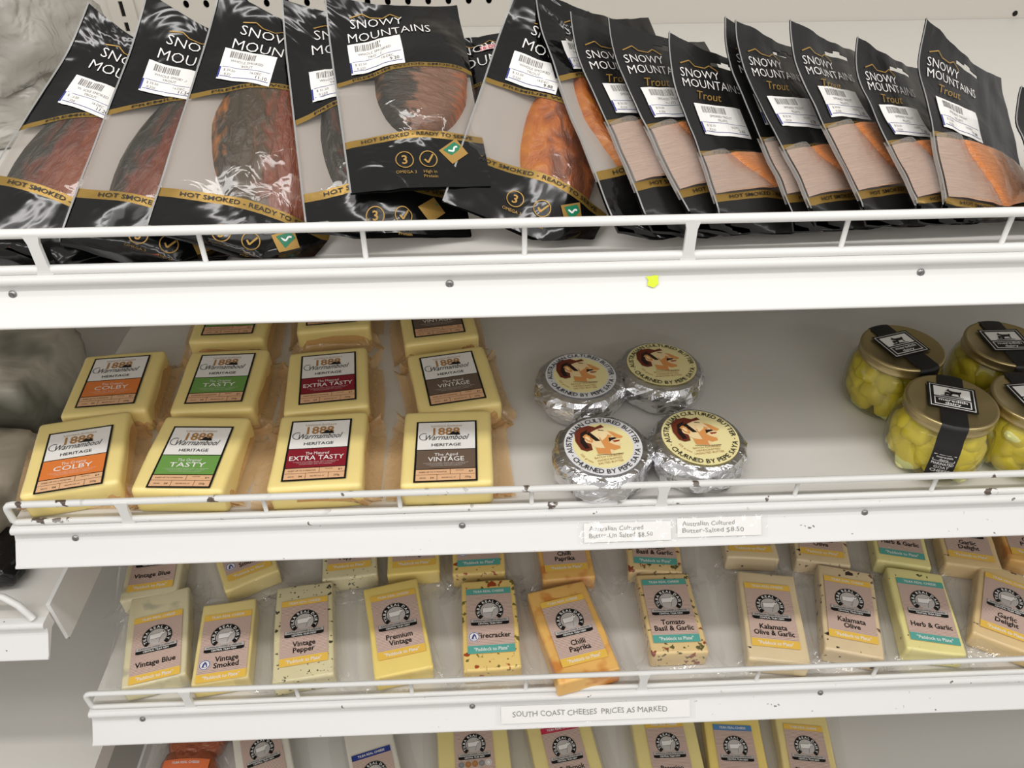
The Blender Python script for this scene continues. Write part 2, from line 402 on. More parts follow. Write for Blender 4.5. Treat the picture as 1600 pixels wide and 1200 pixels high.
mb = MB(); mb.box((XL, 0.0, 0), (XR, 0.02, zh-0.014), 'wall_cream'); mb.build('lower_panel', wall)
mb = MB(); mb.box((XL, 0.0, zh+0.014), (XR, 0.02, 2.1), 'wall_cream'); mb.build('upper_panel', wall)
hx = [on_y(290+31.6*i, 4, YB).x for i in range(16)]+[on_y(1580, 15, YB).x]
mb = hole_panel(XL, XR, zh-0.014, zh+0.014, 0.0, hx, 0.0042, 0.0052, 'wall_cream'); mb.build('punched_strip', wall)
mb = MB(); mb.box((XL, 0.02, 0), (XR, 0.03, 2.1), 'cavity_dark'); mb.build('cavity_back', wall)
# slotted upright left
ux = on_y(194, 20, YB).x
mb = MB()
for (za, zb) in ((-0.30, zh-0.028), (zh-0.0225, zh-0.012), (zh+0.012, 1.0)): pass
zs = [on_y(199, 52, YB).z, on_y(199, 48, YB).z, on_y(199, 34, YB).z, on_y(194, 25, YB).z, on_y(194, 1, YB).z, 2.1]
mb.box((ux-0.018, -0.004, Z1), (ux-0.003, 0, 2.1), 'wall_cream'); mb.box((ux+0.003, -0.004, Z1), (ux+0.018, 0, 2.1), 'wall_cream')
for a, b in ((Z1, zs[1]), (zs[2], zs[3]), (zs[4], 2.1)): mb.box((ux-0.003, -0.004, a), (ux+0.003, 0, b), 'wall_cream')
for a, b in ((zs[1], zs[2]), (zs[3], zs[4])): mb.box((ux-0.003, -0.0012, a), (ux+0.003, -0.0006, b), 'cavity_dark')
mb.build('slotted_upright', wall)
for px, py in ((918, 22), (96, 10), (1586, 21)):
    p = on_y(px, py, YB); mb = MB(); mb.lathe([(0.0001, -0.0025), (0.0028, -0.002), (0.004, 0)], 'cavity_dark', 10)
    o = mb.build('screw', wall, (p.x, 0, p.z)); o.rotation_euler = (math.radians(-90), 0, 0)

def fascia_profile():
    """(forward, down) outline of the ticket-strip front, bullnose lip on top, concave face, lower lip"""
    P = []
    for k in range(9):
        a = math.radians(100-k*24); P.append((0.0045*math.cos(a)+0.0005, -0.0045+0.0045*math.sin(a)))
    P = [(-0.006, 0.0)]+[(x, z) for x, z in P]
    P += [(0.0005, -0.0105), (0.001, -0.0125), (0.0035, -0.0175), (0.0042, -0.0185), (0.0048, -0.0190), (0.0185, -0.0365), (0.0210, -0.0375), (0.0222, -0.0390), (0.0212, -0.0406), (0.0190, -0.0404), (0.0165, -0.0385), (-0.006, -0.0175)]
    return [(x*0.88 if x > 0 else x, z*0.88) for x, z in P]
def shelf(name, label, x0, x1, yf, z, posts, straps, rail_mat, face_mat, zb=None, rail_left=None, screws=(), rail_h=0.030, wire=0.0033, depth=None):
    t = empty(name, ((x0+x1)/2, yf, z)); ox = (x0+x1)/2
    tag(t, label, 'shelf', 'refrigerated display shelves')
    yb = (YB-0.001 if depth is None else yf+depth)-yf
    a, b = x0-ox, x1-ox
    mb = MB(); mb.box((a, 0.006, -0.016), (b, yb, 0.0), 'deck_white'); mb.build('deck', t)
    P = fascia_profile(); mb = MB()
    mb.grid(lambda u, v: (u, -P[int(v)][0], P[int(v)][1]), lerp(a, b, 24), list(range(len(P))), face_mat, True)
    n = len(P); mb.add([(a, -x, zz) for x, zz in P], [tuple(range(n))], face_mat); mb.add([(b, -x, zz) for x, zz in P], [tuple(range(n))[::-1]], face_mat)
    fo = mb.build('fascia', t)
    for sx in screws:
        m2 = MB(); m2.lathe([(0.0001, 0.0016), (0.0012, 0.0016), (0.0016, 0.0022), (0.003, 0.0014), (0.0034, 0)], 'steel', 12)
        so = m2.build('screw', fo, (sx-ox, -0.0020, -0.0145)); so.rotation_euler = (math.radians(62+30), 0, 0)
    # wire guard rail
    mb = MB(); yr = 0.004
    l = a-0.01 if rail_left is None else rail_left-ox
    if rail_left is None:
        mb.tube([(l, yr, rail_h), (b, yr, rail_h)], wire, rail_mat, 10); mb.tube([(l, yr, 0.0028), (b, yr, 0.0028)], wire, rail_mat, 10)
    else:
        path = [(b, yr, rail_h)]+[(l+0.006-0.006*math.sin(math.radians(q)), yr, rail_h-0.006+0.006*math.cos(math.radians(q))) for q in (0, 30, 60, 90)]+[(l, yr, 0.006)]
        path += [(l+0.003, yr, 0.003), (b, yr, 0.0028)]
        mb.tube(path, wire, rail_mat, 10)
    ro = mb.build('guard_rail', t)
    for px_ in posts:
        m2 = MB(); m2.tube([(0, yr, 0.002), (0, yr, rail_h)], 0.0021, rail_mat, 8); m2.build('post', ro, (px_-ox, 0, 0))
    for px_ in straps:
        m2 = MB(); w0 = 0.0042
        m2.add([(-w0*1.5, yr-0.0036, 0.0), (w0*1.5, yr-0.0036, 0), (w0, yr-0.0036, 0.006), (w0, yr-0.0036, rail_h-0.007), (w0*1.5, yr-0.0036, rail_h+0.001), (-w0*1.5, yr-0.0036, rail_h+0.001), (-w0, yr-0.0036, rail_h-0.007), (-w0, yr-0.0036, 0.006),
                (-w0*1.5, yr, 0.0), (w0*1.5, yr, 0), (w0, yr, 0.006), (w0, yr, rail_h-0.007), (w0*1.5, yr, rail_h+0.001), (-w0*1.5, yr, rail_h+0.001), (-w0, yr, rail_h-0.007), (-w0, yr, 0.006)],
               [tuple(range(8)), tuple(range(8, 16))[::-1]]+[(i+8, (i+1) % 8+8, (i+1) % 8, i) for i in range(8)], rail_mat)
        m2.build('strap', ro, (px_-ox, 0, 0))
    return t
def xs_at(list_px, y, yf): return [on_y(px, y-0.03*(px-800)/1.0*1.0 if False else y, yf).x for px in list_px]
s1 = shelf('display_shelf', 'upper white wire-railed shelf holding the black fish pouches', XL, XR, Y1, Z1, xs_at([-190, 312, 568, 820, 1318, 1568], 385, Y1), xs_at([52, 1078], 385, Y1),
           'rail_enamel', 'white_enamel', screws=xs_at([702, 1434, 10], 430, Y1), rail_h=0.033, wire=0.0038)
s2 = shelf('display_shelf', 'middle white shelf with chipped rail holding wax-yellow cheese, butter and jars', XL2, XR, Y2, Z2, xs_at([411, 624, 831, 1240, 1449], 790, Y2), xs_at([188, 1034], 790, Y2),
           'worn_rail', 'worn_enamel', rail_left=XL2+0.003, screws=xs_at([108, 722, 1343], 815, Y2), rail_h=0.0255)
s3 = shelf('display_shelf', 'lower white shelf holding the rows of striped-label cheese wedges', XL3, XR, Y3, Z3, xs_at([456, 640, 822, 1184, 1364], 1065, Y3), xs_at([278, 1006], 1065, Y3),
           'rail_enamel', 'worn_enamel', rail_left=XL3+0.003, screws=xs_at([213, 738, 1272], 1100, Y3), wire=0.0028, rail_h=0.0275)
x4 = at(232, 1185, Z4).x
s4 = shelf('display_shelf', 'bottom white shelf cut off by the lower picture edge', x4, XR, Y4-0.02, Z4, [], [], 'rail_enamel', 'white_enamel', rail_left=x4+0.003)
mb = MB(); mb.box((-0.0035, 0.0, -0.05), (0.0, 0.70, 0.018), 'white_enamel'); mb.build('side_bracket', s4, (x4-s4.location.x, 0, 0))
# neighbouring bay on the left
ZN = CAMZ-0.672; YN = 0.497
xn = on_y(66, 968, YN).x
sn = shelf('display_shelf', 'short stretch of neighbouring shelf at the left edge, lower than the butter shelf', XL, xn, YN, ZN, [], [], 'worn_rail', 'worn_enamel', rail_left=None, depth=0.70)
for c in list(sn.children):
    if c.name.startswith('guard_rail'):
        bpy.data.objects.remove(c)
mb = MB(); ox = sn.location.x
pth = [(XL-ox, 0.012, 0.03), (xn-ox-0.045, 0.012, 0.03), (xn-ox-0.034, 0.011, 0.027), (xn-ox-0.022, 0.008, 0.018), (xn-ox-0.013, 0.004, 0.006), (xn-ox-0.011, 0.003, 0.002)]
mb.tube(pth, 0.0035, 'worn_rail', 10); mb.build('guard_rail', sn)
mb = MB(); mb.box((0.0, 0.012, -0.045), (0.004, 0.68, 0.012), 'worn_enamel'); mb.build('side_bracket', sn, (xn-ox+0.001, 0, 0))
# lower neighbouring deck (plain white)
mb = MB(); mb.box((XL, 0.36, 0.42), (x4-0.005, YB-0.001, 0.45), 'deck_white'); o = mb.build('base_deck'); tag(o, 'plain white lower deck of the neighbouring bay at bottom left', 'shelf')

# ================================================================== TOP SHELF: FISH POUCHES
SL = math.radians(35)
PN = Vector((0, -math.sin(SL), math.cos(SL)))
P0 = Vector((0, 0.556, Z1+0.034))
def sticker(F, x, y, wd, ht, parent, lines, price):
    """white price sticker laid on the pouch"""
    p = Print(); p.rect(x, y, x+wd, y+ht, 'ink_white', 0, 10, 6); so = p.build('price_sticker', parent, F, 0.0007)
    p = Print()
    k = 0; xx = x+wd*0.13; rnd = random.Random(int(x*1e4)+len(lines[0]))
    while xx < x+wd*0.62:
        b = rnd.choice((0.0004, 0.0007, 0.001)); p.rect(xx, y+ht*0.72, xx+b, y+ht*0.93, 'ink_pencil'); xx += b+rnd.choice((0.0005, 0.0008))
    for i, t in enumerate(lines): p.text(t, x+wd*0.48, y+ht*(0.62-0.13*i), ht*0.075, 'ink_pencil')
    p.rect(x+wd*0.05, y+ht*0.40, x+wd*0.96, y+ht*0.412, 'ink_blue', 0, 8); p.rect(x+wd*0.05, y+ht*0.10, x+wd*0.96, y+ht*0.118, 'ink_blue', 0, 8)
    p.rect(x, y+ht*0.05, x+wd*0.03, y+ht*0.40, 'ink_blue')
    p.text('$ 33.50', x+wd*0.2, y+ht*0.31, ht*0.07, 'ink_pencil'); p.text('16.DEC', x+wd*0.7, y+ht*0.31, ht*0.07, 'ink_pencil')
    p.text('0.220', x+wd*0.2, y+ht*0.18, ht*0.07, 'ink_pencil'); p.text(price, x+wd*0.82, y+ht*0.2, ht*0.1, 'ink_black')
    p.build('printing', so, F, 0.0009)
def pouch(idx, TL, BL, g1, g2, kind, label, fishmat='trout_dark', W=0.125, roll=24, ext=0.02, fish=None, price='2.63', twist=0.0, lift=0.0, show=('letters', 'sticker'), curl=0.008, arch=0.02, lx=0.18, ls=0.0093, thick=None):
    p0 = P0+PN*lift
    tl = on_plane(TL[0], TL[1], p0, PN); bl = on_plane(BL[0], BL[1], p0, PN)
    vd = (tl-bl).normalized(); tl = tl; bl = bl-vd*ext; L = (tl-bl).length
    ud0 = vd.cross(PN).normalized(); r = math.radians(roll)
    ud = ud0*math.cos(r)-PN*math.sin(r); nn = ud0*math.sin(r)+PN*math.cos(r)
    def vof(px):
        q = on_plane(px[0], px[1], p0, PN); return max(0.05, min(0.95, (q-bl).dot(vd)/L))
    v1, v2 = vof(g1), vof(g2)
    fillet = kind == 'fillet'
    if fish is None: fish = (0.60, (v1+v2)/2-0.02, 0.075, 0.046, 80) if not fillet else (0.66, (v1+v2)/2-0.015, (v1-v2)*L*0.66, 0.050, 104)
    fu, fv, fa, fb, fr = fish; fr = math.radians(fr); T = thick or (0.014 if not fillet else 0.003)
    base = bl+ud*(W/2); origin = Vector((base.x, base.y, Z1))
    sd = idx*3.7
    def bulge(x, y):
        dx, dy = x-fu*W, y-fv*L
        a = (dx*math.cos(fr)+dy*math.sin(fr))/fa; b = (-dx*math.sin(fr)+dy*math.cos(fr))/fb
        q = 1-a*a-b*b
        h = T*math.sqrt(q+0.0) if q > 0 else 0.0
        e = 0.35*T*math.exp(-max(0, -q)*2.2)
        return max(h, e)+0.0025*math.sin(math.pi*min(1, max(0, x/W)))
    def Fw(x, y, h, bul=True):
        u, v = x/W, y/L
        t = twist*(v-0.5)
        d = ud*math.cos(t)+nn*math.sin(t); n2 = nn*math.cos(t)-ud*math.sin(t)
        wr = 0.0022*noise.noise(Vector((u*3+sd, v*4, 1.3)))+0.0012*noise.noise(Vector((u*9+sd, v*9, 4.1)))
        c = curl*(max(0, v-0.75)/0.25)**2*(1.6*(1-u)**2+0.1) - 0.010*max(0, 0.16-u)*(v < 2)
        y = y-L*0.045*math.sin(math.pi*min(1, max(0, u)))*(max(0, v-0.8)/0.2)**2
        p = bl+d*x+vd*y+n2*(h+(bulge(x, y) if bul else 0)+wr+c)
        p.y = max(p.y, Y1+0.012+0.0006*idx)
        p.z = max(p.z, Z1+0.002+0.0009*idx+h*0.6+0.0035*max(0, noise.noise(Vector((u*4+sd, v*5, 8)))))
        return p
    F = lambda x, y, h: tuple(Fw(x, y, h)-origin)
    Fb = lambda x, y, h: tuple(Fw(x, y, h-0.002, False)-origin)
    t = empty('fish_pouch', origin); tag(t, label, 'fish pouch', 'smoked fish pouches on the upper shelf')
    black = 'black_pouch_matt' if fillet else 'black_pouch'
    gb1, gb2 = 0.022, 0.034
    arc1 = lambda u: arch*math.sin(math.pi*min(1, u*0.75)); arc2 = lambda u: 0.02*math.sin(math.pi*u)-0.012
    us = lerp(0, 1, 22)
    def zone(name, f0, f1, n, m, back=False, keep=None, parent=t):
        mb = MB(); fn = Fb if back else F
        mb.grid(lambda u, s: fn(u*W, L*(f0(u)*(1-s)+f1(u)*s), 0), us, lerp(0, 1, n), m, True, keep)
        return mb.build(name, parent)
    c0 = lambda u: 0.0; c1 = lambda u: 1.0
    a1 = lambda u: v1+arc1(u); a1b = lambda u: v1+arc1(u)+gb1; a2 = lambda u: v2+arc2(u); a2b = lambda u: v2+arc2(u)-gb2
    if fillet:  # punched hanging slot
        su0, su1, sv0, sv1 = 0.36, 0.64, 0.905, 0.93
        us2 = sorted(set(us+[su0, su0+0.02, su1, su1-0.02, 0.46, 0.54])); vs2 = sorted(set(lerp(0, 1, 9)))
        def keepf(u, v): return not ((su0 < u < su1 and sv0 < v < sv1) or (0.46 < u < 0.54 and sv1-0.001 < v < sv1+0.016) or False)
        def top(back, nm, m):
            mb = MB(); fn = (lambda x, y, h: F(x, y, -0.0005)) if back else F
            vv = sorted(set([round(q, 5) for q in lerp(0, 1, 9)]+[sv0, sv1, sv1+0.016]))
            # straight rows above the arched band
            mb.grid(lambda u, s: fn(u*W, L*(a1b(u)+(0.88-a1b(u))*s), 0), us2, lerp(0, 1, 8), m)
            mb.grid(lambda u, v: fn(u*W, L*v, 0), us2, [0.88, sv0, sv1, sv1+0.016, 0.97, 1.0], m, True, keepf)
            return mb.build(nm, t)
        top(False, 'pouch_top', black); top(True, 'pouch_top_back', 'pouch_back')
    else:
        zone('pouch_top', a1b, c1, 12, black); zone('pouch_top_back', a1b, c1, 6, 'pouch_back', True)
    gt = zone('gold_band', a1, a1b, 2, 'gold_foil')
    gl = zone('gold_band', a2b, a2, 3, 'gold_foil')
    zone('pouch_bottom', c0, a2b, 9, black); zone('pouch_bottom_back', c0, a2b, 5, 'pouch_back', True)
    zone('window_back', a2b, a1b, 5, 'pouch_back_film', True)
    if fillet:
        mb = MB(); cut = 0.24
        mb.grid(lambda u, s: F((u*(cut+0.27*(1-s)))*W, L*(a2(u*0.5)*(1-s)+a1(u*0.5)*s), 0.0030+0.004*math.sin(math.pi*u)), lerp(0, 1, 12), lerp(0, 1, 14), 'window_frosted'); mb.build('loose_film', t)
        mb = MB()
        mb.grid(lambda u, s: F((cut+0.27*(1-s)+(1-cut-0.27*(1-s))*u)*W, L*(a2(0.5+u*0.5)*(1-s)+a1(0.5+u*0.5)*s), 0.0062*min(1, 4*(1-u))), lerp(0, 1, 12), lerp(0, 1, 14), 'window_clear'); mb.build('window_film', t)
    else:
        zone('window_film', a2, a1, 14, 'window_clear')
    # sealed edge
    mb = MB(); mb.grid(lambda u, s: F((u-0.5)*0.0014, L*s, 0.0010), [0, 0.5, 1], lerp(0, 1, 30), 'seal_edge'); mb.build('sealed_edge', t)
    # fish
    if not fillet:
        V = []; UV = []; NR, NA = 9, 44
        for j in range(NR+1):
            rr = 0.985*j/NR
            for k in range(NA):
                an = 2*math.pi*k/NA; ca, sa = math.cos(an), math.sin(an)
                x = fa*rr*ca; y = fb*rr*sa*(1-0.28*ca*ca*(1 if ca > 0 else 0.2))*(1+0.05*noise.noise(Vector((ca*2+sd, sa*2, 0))))
                X = fu*W+x*math.cos(fr)-y*math.sin(fr); Y = fv*L+x*math.sin(fr)+y*math.cos(fr)
                X = min(max(X, 0.05*W), 0.955*W); Y = max(Y, 0.05*L)
                hh = -0.0008 if j < NR else -0.012
                V.append(F(X, Y, hh)); UV.append(((x/fa+1)/2, (1-y/fb)/2))
        Fc = []
        for j in range(NR):
            for k in range(NA): Fc.append((j*NA+k, j*NA+(k+1) % NA, (j+1)*NA+(k+1) % NA, (j+1)*NA+k))
        mb = MB(); mb.add(V, Fc, fishmat, True); mb.build('fish_fillet' if fillet else 'smoked_trout', t, uv=UV)
    else:
        dg = lambda s: 0.22+0.27*(1-s)+0.02*math.sin(7*s+idx)
        V = []; UV = []; us3 = lerp(0.03, 0.965, 26); ss = lerp(0, 1, 18)
        for s_ in ss:
            for u in us3:
                d = u-dg(s_); hh = 0.0002+0.0040*(1-math.exp(-max(0, d)*26))*min(1, (0.985-u)*14)+0.002*min(1, (u-0.03)*8)
                yv = (a2(u)+0.004)*(1-s_)+(a1(u)-0.004)*s_
                V.append(F(u*W, L*yv, hh)); UV.append((s_, (0.04+0.46*max(0, u/max(0.05, dg(s_)))**2.2*(0.75+0.5*noise.noise(Vector((u*6, s_*4, idx)))) if d < 0 else 0.48+0.4*math.exp(-d*9))))
        nu = len(us3)
        mb = MB(); mb.add(V, [(j*nu+i, j*nu+i+1, (j+1)*nu+i+1, (j+1)*nu+i) for j in range(len(ss)-1) for i in range(nu-1)], fishmat, True); mb.build('fish_fillet', t, uv=UV)
        V = []; UV = []
        for k in range(21):
            s_ = 0.03+0.94*k/20
            for q in (0, 0.5, 1):
                u = dg(s_)+0.012+0.040*q*(0.7+0.3*math.sin(s_*5+idx)); yv = (a2(u)+0.004)*(1-s_)+(a1(u)-0.004)*s_
                V.append(F(u*W, L*yv, 0.0010+0.0040*(1-math.exp(-(u-dg(s_))*26))+0.0008*math.sin(math.pi*q))); UV.append((s_*5, q))
        mb = MB(); mb.add(V, [(3*k+i, 3*k+i+1, 3*k+i+4, 3*k+i+3) for k in range(20) for i in (0, 1)], 'fillet_edge', True); mb.build('fillet_rim', t, uv=UV)
    # print
    if 'letters' in show:
        p = Print()
        if fillet:
            p.text('SNOWY', 0.07*W, 0.845*L, 0.0078, 'ink_white', 0, align='l', bold=-0.009); p.text('MOUNTAINS', 0.07*W, 0.795*L, 0.0078, 'ink_white', 0, align='l', bold=-0.009)
            p.text('Trout', 0.16*W, 0.735*L, 0.008, 'ink_gold', 0, align='l', shear=0.4)
            yy = 0.885*L; x0 = 0.08*W
        else:
            lx_ = lx*W
            p.text('SNOWY', lx_, 0.875*L, ls, 'ink_white', 0, align='l', bold=-0.009); p.text('MOUNTAINS', lx_-0.003, 0.875*L-ls*1.55, ls, 'ink_white', 0, align='l', bold=-0.009)
            yy = 0.905*L; x0 = lx_
        p.line([(x0, yy), (x0+0.010, yy+0.004), (x0+0.016, yy), (x0+0.026, yy-0.001), (x0+0.032, yy+0.003), (x0+0.040, yy-0.003)], 0.0010, 'ink_gold')
        p.build('brand_lettering', t, F, 0.0007)
    s1_ = 'PREMIUM WOOD SMOKED'; s2_ = 'HOT SMOKED - READY TO SERVE'
    for nm, s_, f0, f1, g in (('a', s1_, a1, a1b, gt), ('b', s2_, a2b, a2, gl)):
        p = Print(); hh = (f1(0.5)-f0(0.5))*L*0.45
        V, Fg, wd = glyphs(s_, 0.012); sc = 0.80*W/wd
        p.shape([(0.12*W+x*sc, y*hh/CAP) for x, y in V], Fg, 'ink_black', 0)
        p.build('band_lettering', g, lambda x, y, h: F(x, L*(f0(x/W)*0.72+f1(x/W)*0.28)+y, h), 0.0006)
    if 'sticker' in show:
        if fillet: sticker(F, 0.10*W, max(v1+gb1+0.028, 0.53)*L, 0.052, 0.030, t, ['SMOKED TROUT', 'FILLETS'], price)
        else: sticker(F, 0.12*W, (v1+gb1+0.008+0.62*arch)*L, 0.041, 0.030, t, ['WHOLE SMOKED', 'TROUT'], price)
    if 'pink' in show:
        p = Print(); p.rect(0.44*W, 0.84*L, 0.64*W, 0.88*L, 'ink_pink', 0, 4); st = p.build('pink_sticker', t, F, 0.0009)
        p = Print(); p.text('16 DEC', 0.54*W, 0.86*L, 0.004, 'tilba_red'); p.build('printing', st, F, 0.0011)
    if 'emblems' in show:
        p = Print(); ye = (v2-0.13)*L
        for cx, tx, cap in ((0.40*W, '3', ('OMEGA 3',)), (0.57*W, None, ('High in', 'Protein'))):
            p.ring(cx, ye, 0.0062, 0.0070, 0, 360, 'ink_gold', 0, 28)
            if tx: p.text(tx, cx, ye, 0.007, 'ink_gold', 0, bold=0.02)
            else: p.line([(cx-0.003, ye), (cx-0.0006, ye-0.003), (cx+0.004, ye+0.004)], 0.0014, 'ink_gold')
            for i, c in enumerate(cap): p.text(c, cx, ye-0.0105-0.004*i, 0.0026, 'ink_gold')
        p.build('nutrition_emblems', t, F, 0.0006)
        p = Print(); cx, cy, q = 0.76*W, (v2-0.09)*L, 0.0115
        p.poly([(cx-q, cy), (cx-q*0.2, cy-q), (cx+q, cy-q*0.2), (cx+q*0.3, cy+q*0.9)], 'ink_gold', 0)
        p.poly([(cx-q*0.7, cy+q*0.02), (cx+q*0.1, cy-q*0.55), (cx+q*0.55, cy+q*0.35), (cx+q*0.15, cy+q*0.65)], 'ink_green', 1)
        p.line([(cx-q*0.35, cy), (cx, cy-q*0.05), (cx+q*0.1, cy+q*0.25), (cx+q*0.3, cy+q*0.3)], 0.0014, 'ink_white', 2)
        p.build('origin_emblem', t, F, 0.0006)
    return t
L6 = 'black-topped fish pouch with '
pouch(0, (143, 20), (-30, 300), (28, 205), (-10, 268), 'trout', 'leftmost black fish pouch with dark reddish trout, leaning right beside the film-wrapped parcel', 'trout_dark', W=0.130, roll=18, fish=(0.47, 0.44, 0.115, 0.054, 80), ext=0.05, arch=0.19, lift=-0.008, price='11.20')
pouch(1, (232, 3), (105, 340), (187, 183), (138, 292), 'trout', 'black fish pouch second from left, its dark trout showing a pale tail corner', 'trout_dark', W=0.130, roll=20, fish=(0.56, 0.45, 0.110, 0.052, 76), ext=0.025, arch=0.16, lift=-0.004, price='11.54', show=('letters', 'sticker', 'emblems'))
pouch(2, (345, -6), (238, 325), (306, 155), (264, 288), 'trout', 'black fish pouch third from left with a broad olive-brown trout', 'trout_olive', W=0.130, roll=18, fish=(0.60, 0.50, 0.088, 0.058, 96), ext=0.02, arch=0.12, price='11.10', show=('letters', 'sticker', 'emblems'))
pouch(3, (440, 17), (478, 350), (441, 198), (455, 300), 'trout', 'narrow-looking black fish pouch tucked behind the big striped trout pouch, bottom poking out below', 'trout_dark', W=0.128, roll=16, fish=(0.46, 0.42, 0.085, 0.042, 90), ext=0.012, arch=0.09, price='8.66', show=('letters', 'sticker', 'emblems'))
pouch(5, (672, 70), (722, 300), (690, 160), (712, 262), 'trout', 'half-hidden black fish pouch with a small pink sticker behind two others', 'trout_dark', W=0.088, roll=6, fish=(0.60, 0.55, 0.075, 0.040, 80), ext=0.0, lift=-0.030, show=('letters', 'pink'))
pouch(6, (508, 10), (548, 302), (509, 138), (518, 222), 'trout', 'large front black fish pouch with a grey and brown wrinkled trout', 'trout_striped', W=0.108, roll=10, fish=(0.64, 0.58, 0.058, 0.040, 76), ext=0.0, arch=0.03, lx=0.16, ls=0.0078, price='9.30', show=('letters', 'sticker', 'emblems'), lift=0.012)
pouch(7, (802, -8), (700, 292), (768, 128), (742, 232), 'trout', 'black fish pouch with amber trout, its lower left corner spread wide', 'trout_amber', W=0.130, roll=20, fish=(0.60, 0.43, 0.078, 0.036, 100), ext=0.012, thick=0.011, price='9.88', show=('letters', 'sticker', 'emblems'))
pouch(8, (826, 3), (952, 325), (858, 130), (932, 262), 'trout', 'black fish pouch with glossy golden amber trout, left of the fillet pouches', 'trout_amber', W=0.130, roll=26, fish=(0.33, 0.40, 0.080, 0.026, 106), ext=0.03, thick=0.007, lift=-0.003, price='9.12', show=('letters', 'sticker', 'emblems'))
FL = 'fillet'
pouch(9, (880, 35), (1008, 330), (948, 195), (985, 282), FL, 'first slim fillet pouch, right beside the golden amber trout', 'fillet', roll=28, ext=0.030)
pouch(10, (938, 44), (1075, 328), (1012, 200), (1058, 292), FL, 'second slim fillet pouch from the amber trout, its hang slot showing white', 'fillet', roll=28, ext=0.030)
pouch(11, (1031, 66), (1125, 325), (1088, 243), (1108, 300), FL, 'fillet pouch with a full brand name and gold script above its price sticker', 'fillet', roll=28, ext=0.032, price='2.63')
pouch(12, (1117, 42), (1235, 325), (1180, 222), (1225, 300), FL, 'mostly hidden fillet pouch showing only a black sliver left of its neighbour', 'fillet', roll=30, ext=0.030, lift=-0.006)
pouch(13, (1133, 48), (1270, 325), (1222, 234), (1258, 305), FL, 'fillet pouch with gold script, in the middle of the right-hand row', 'fillet', roll=30, ext=0.030, price='6.08')
pouch(14, (1217, 47), (1352, 322), (1284, 200), (1335, 295), FL, 'fillet pouch third from the right with sticker close under its hang slot', 'fillet', roll=30, ext=0.030, price='2.18')
pouch(15, (1320, 74), (1437, 318), (1398, 222), (1430, 305), FL, 'fillet pouch second from the right, lower than its neighbours', 'fillet', roll=30, ext=0.030, price='7.28')
pouch(16, (1425, 43), (1482, 318), (1464, 210), (1480, 302), FL, 'rightmost complete fillet pouch with a bold hang slot and pale ribbed fillet', 'fillet', roll=30, ext=0.032, price='7.08', W=0.132)
pouch(17, (1572, 150), (1650, 330), (1610, 235), (1640, 300), FL, 'fillet pouch cut off by the right picture edge', 'fillet', roll=26, ext=0.030, show=())
# ================================================================== MIDDLE SHELF
def heading(top, bot, z):
    """centre and turn about z of a thing whose upper and lower middles are seen at two picture points on height z"""
    a = at(top[0], top[1], z); b = at(bot[0], bot[1], z); d = a-b
    return (a+b)/2, math.atan2(d.y, d.x)-math.pi/2, d.length
def wrap_ring(sx, sy, h, rad, rnd, offs, hs, m, wob, curl=0.0, n=72, zmin=0.0006, ymin=-9, rz=0.0, crinkle=0.0):
    """film drawn out around a block: loops going outward and down, wrinkled"""
    mb = MB(); V = []; F = []; ph = rnd.random()*60
    def outline(k, off):
        a = 2*math.pi*k/n; c, s_ = math.cos(a), math.sin(a); e = 0.22
        x = (sx/2+off)*math.copysign(abs(c)**e, c); y = (sy/2+off)*math.copysign(abs(s_)**e, s_)
        return x, y, a
    for j, (o, hh) in enumerate(zip(offs, hs)):
        for k in range(n):
            x, y, a = outline(k, o)
            q = noise.noise(Vector((math.cos(a)*4+ph, math.sin(a)*4, j*0.35))); q2 = noise.noise(Vector((math.cos(a)*11+ph, math.sin(a)*11, j*0.8+5)))
            g = j/(len(offs)-1)
            x += x/abs(x or 1)*wob*g*q; y += y/abs(y or 1)*wob*g*q
            x0_, y0_ = x, y; z = hh+(q*0.6+q2*0.5)*wob*0.45*g+curl*g*max(0, noise.noise(Vector((math.cos(a)*2.2+ph*1.7, math.sin(a)*2.2, 9))))
            if crinkle and j > 1:
                z += rnd.uniform(0, crinkle)*(1 if j < len(offs)-1 else 0.5); x += rnd.uniform(-.5, .5)*crinkle; y += rnd.uniform(-.5, .5)*crinkle
            V.append((x, max(y, (ymin-x*math.sin(rz))/math.cos(rz)) if y < 0 else y, max(zmin+0.0004*j, z)))
    for j in range(len(offs)-1):
        for k in range(n): F.append((j*n+k, j*n+(k+1) % n, (j+1)*n+(k+1) % n, (j+1)*n+k)[::-1])
    mb.add(V, F, m, True)
    if crinkle:
        for i in range(len(F)):
            if i//n > 0: mb.sm[i] = False
    return mb.mesh('wrap')
BH = 0.0315
H_LABEL = (0.059, 0.080)
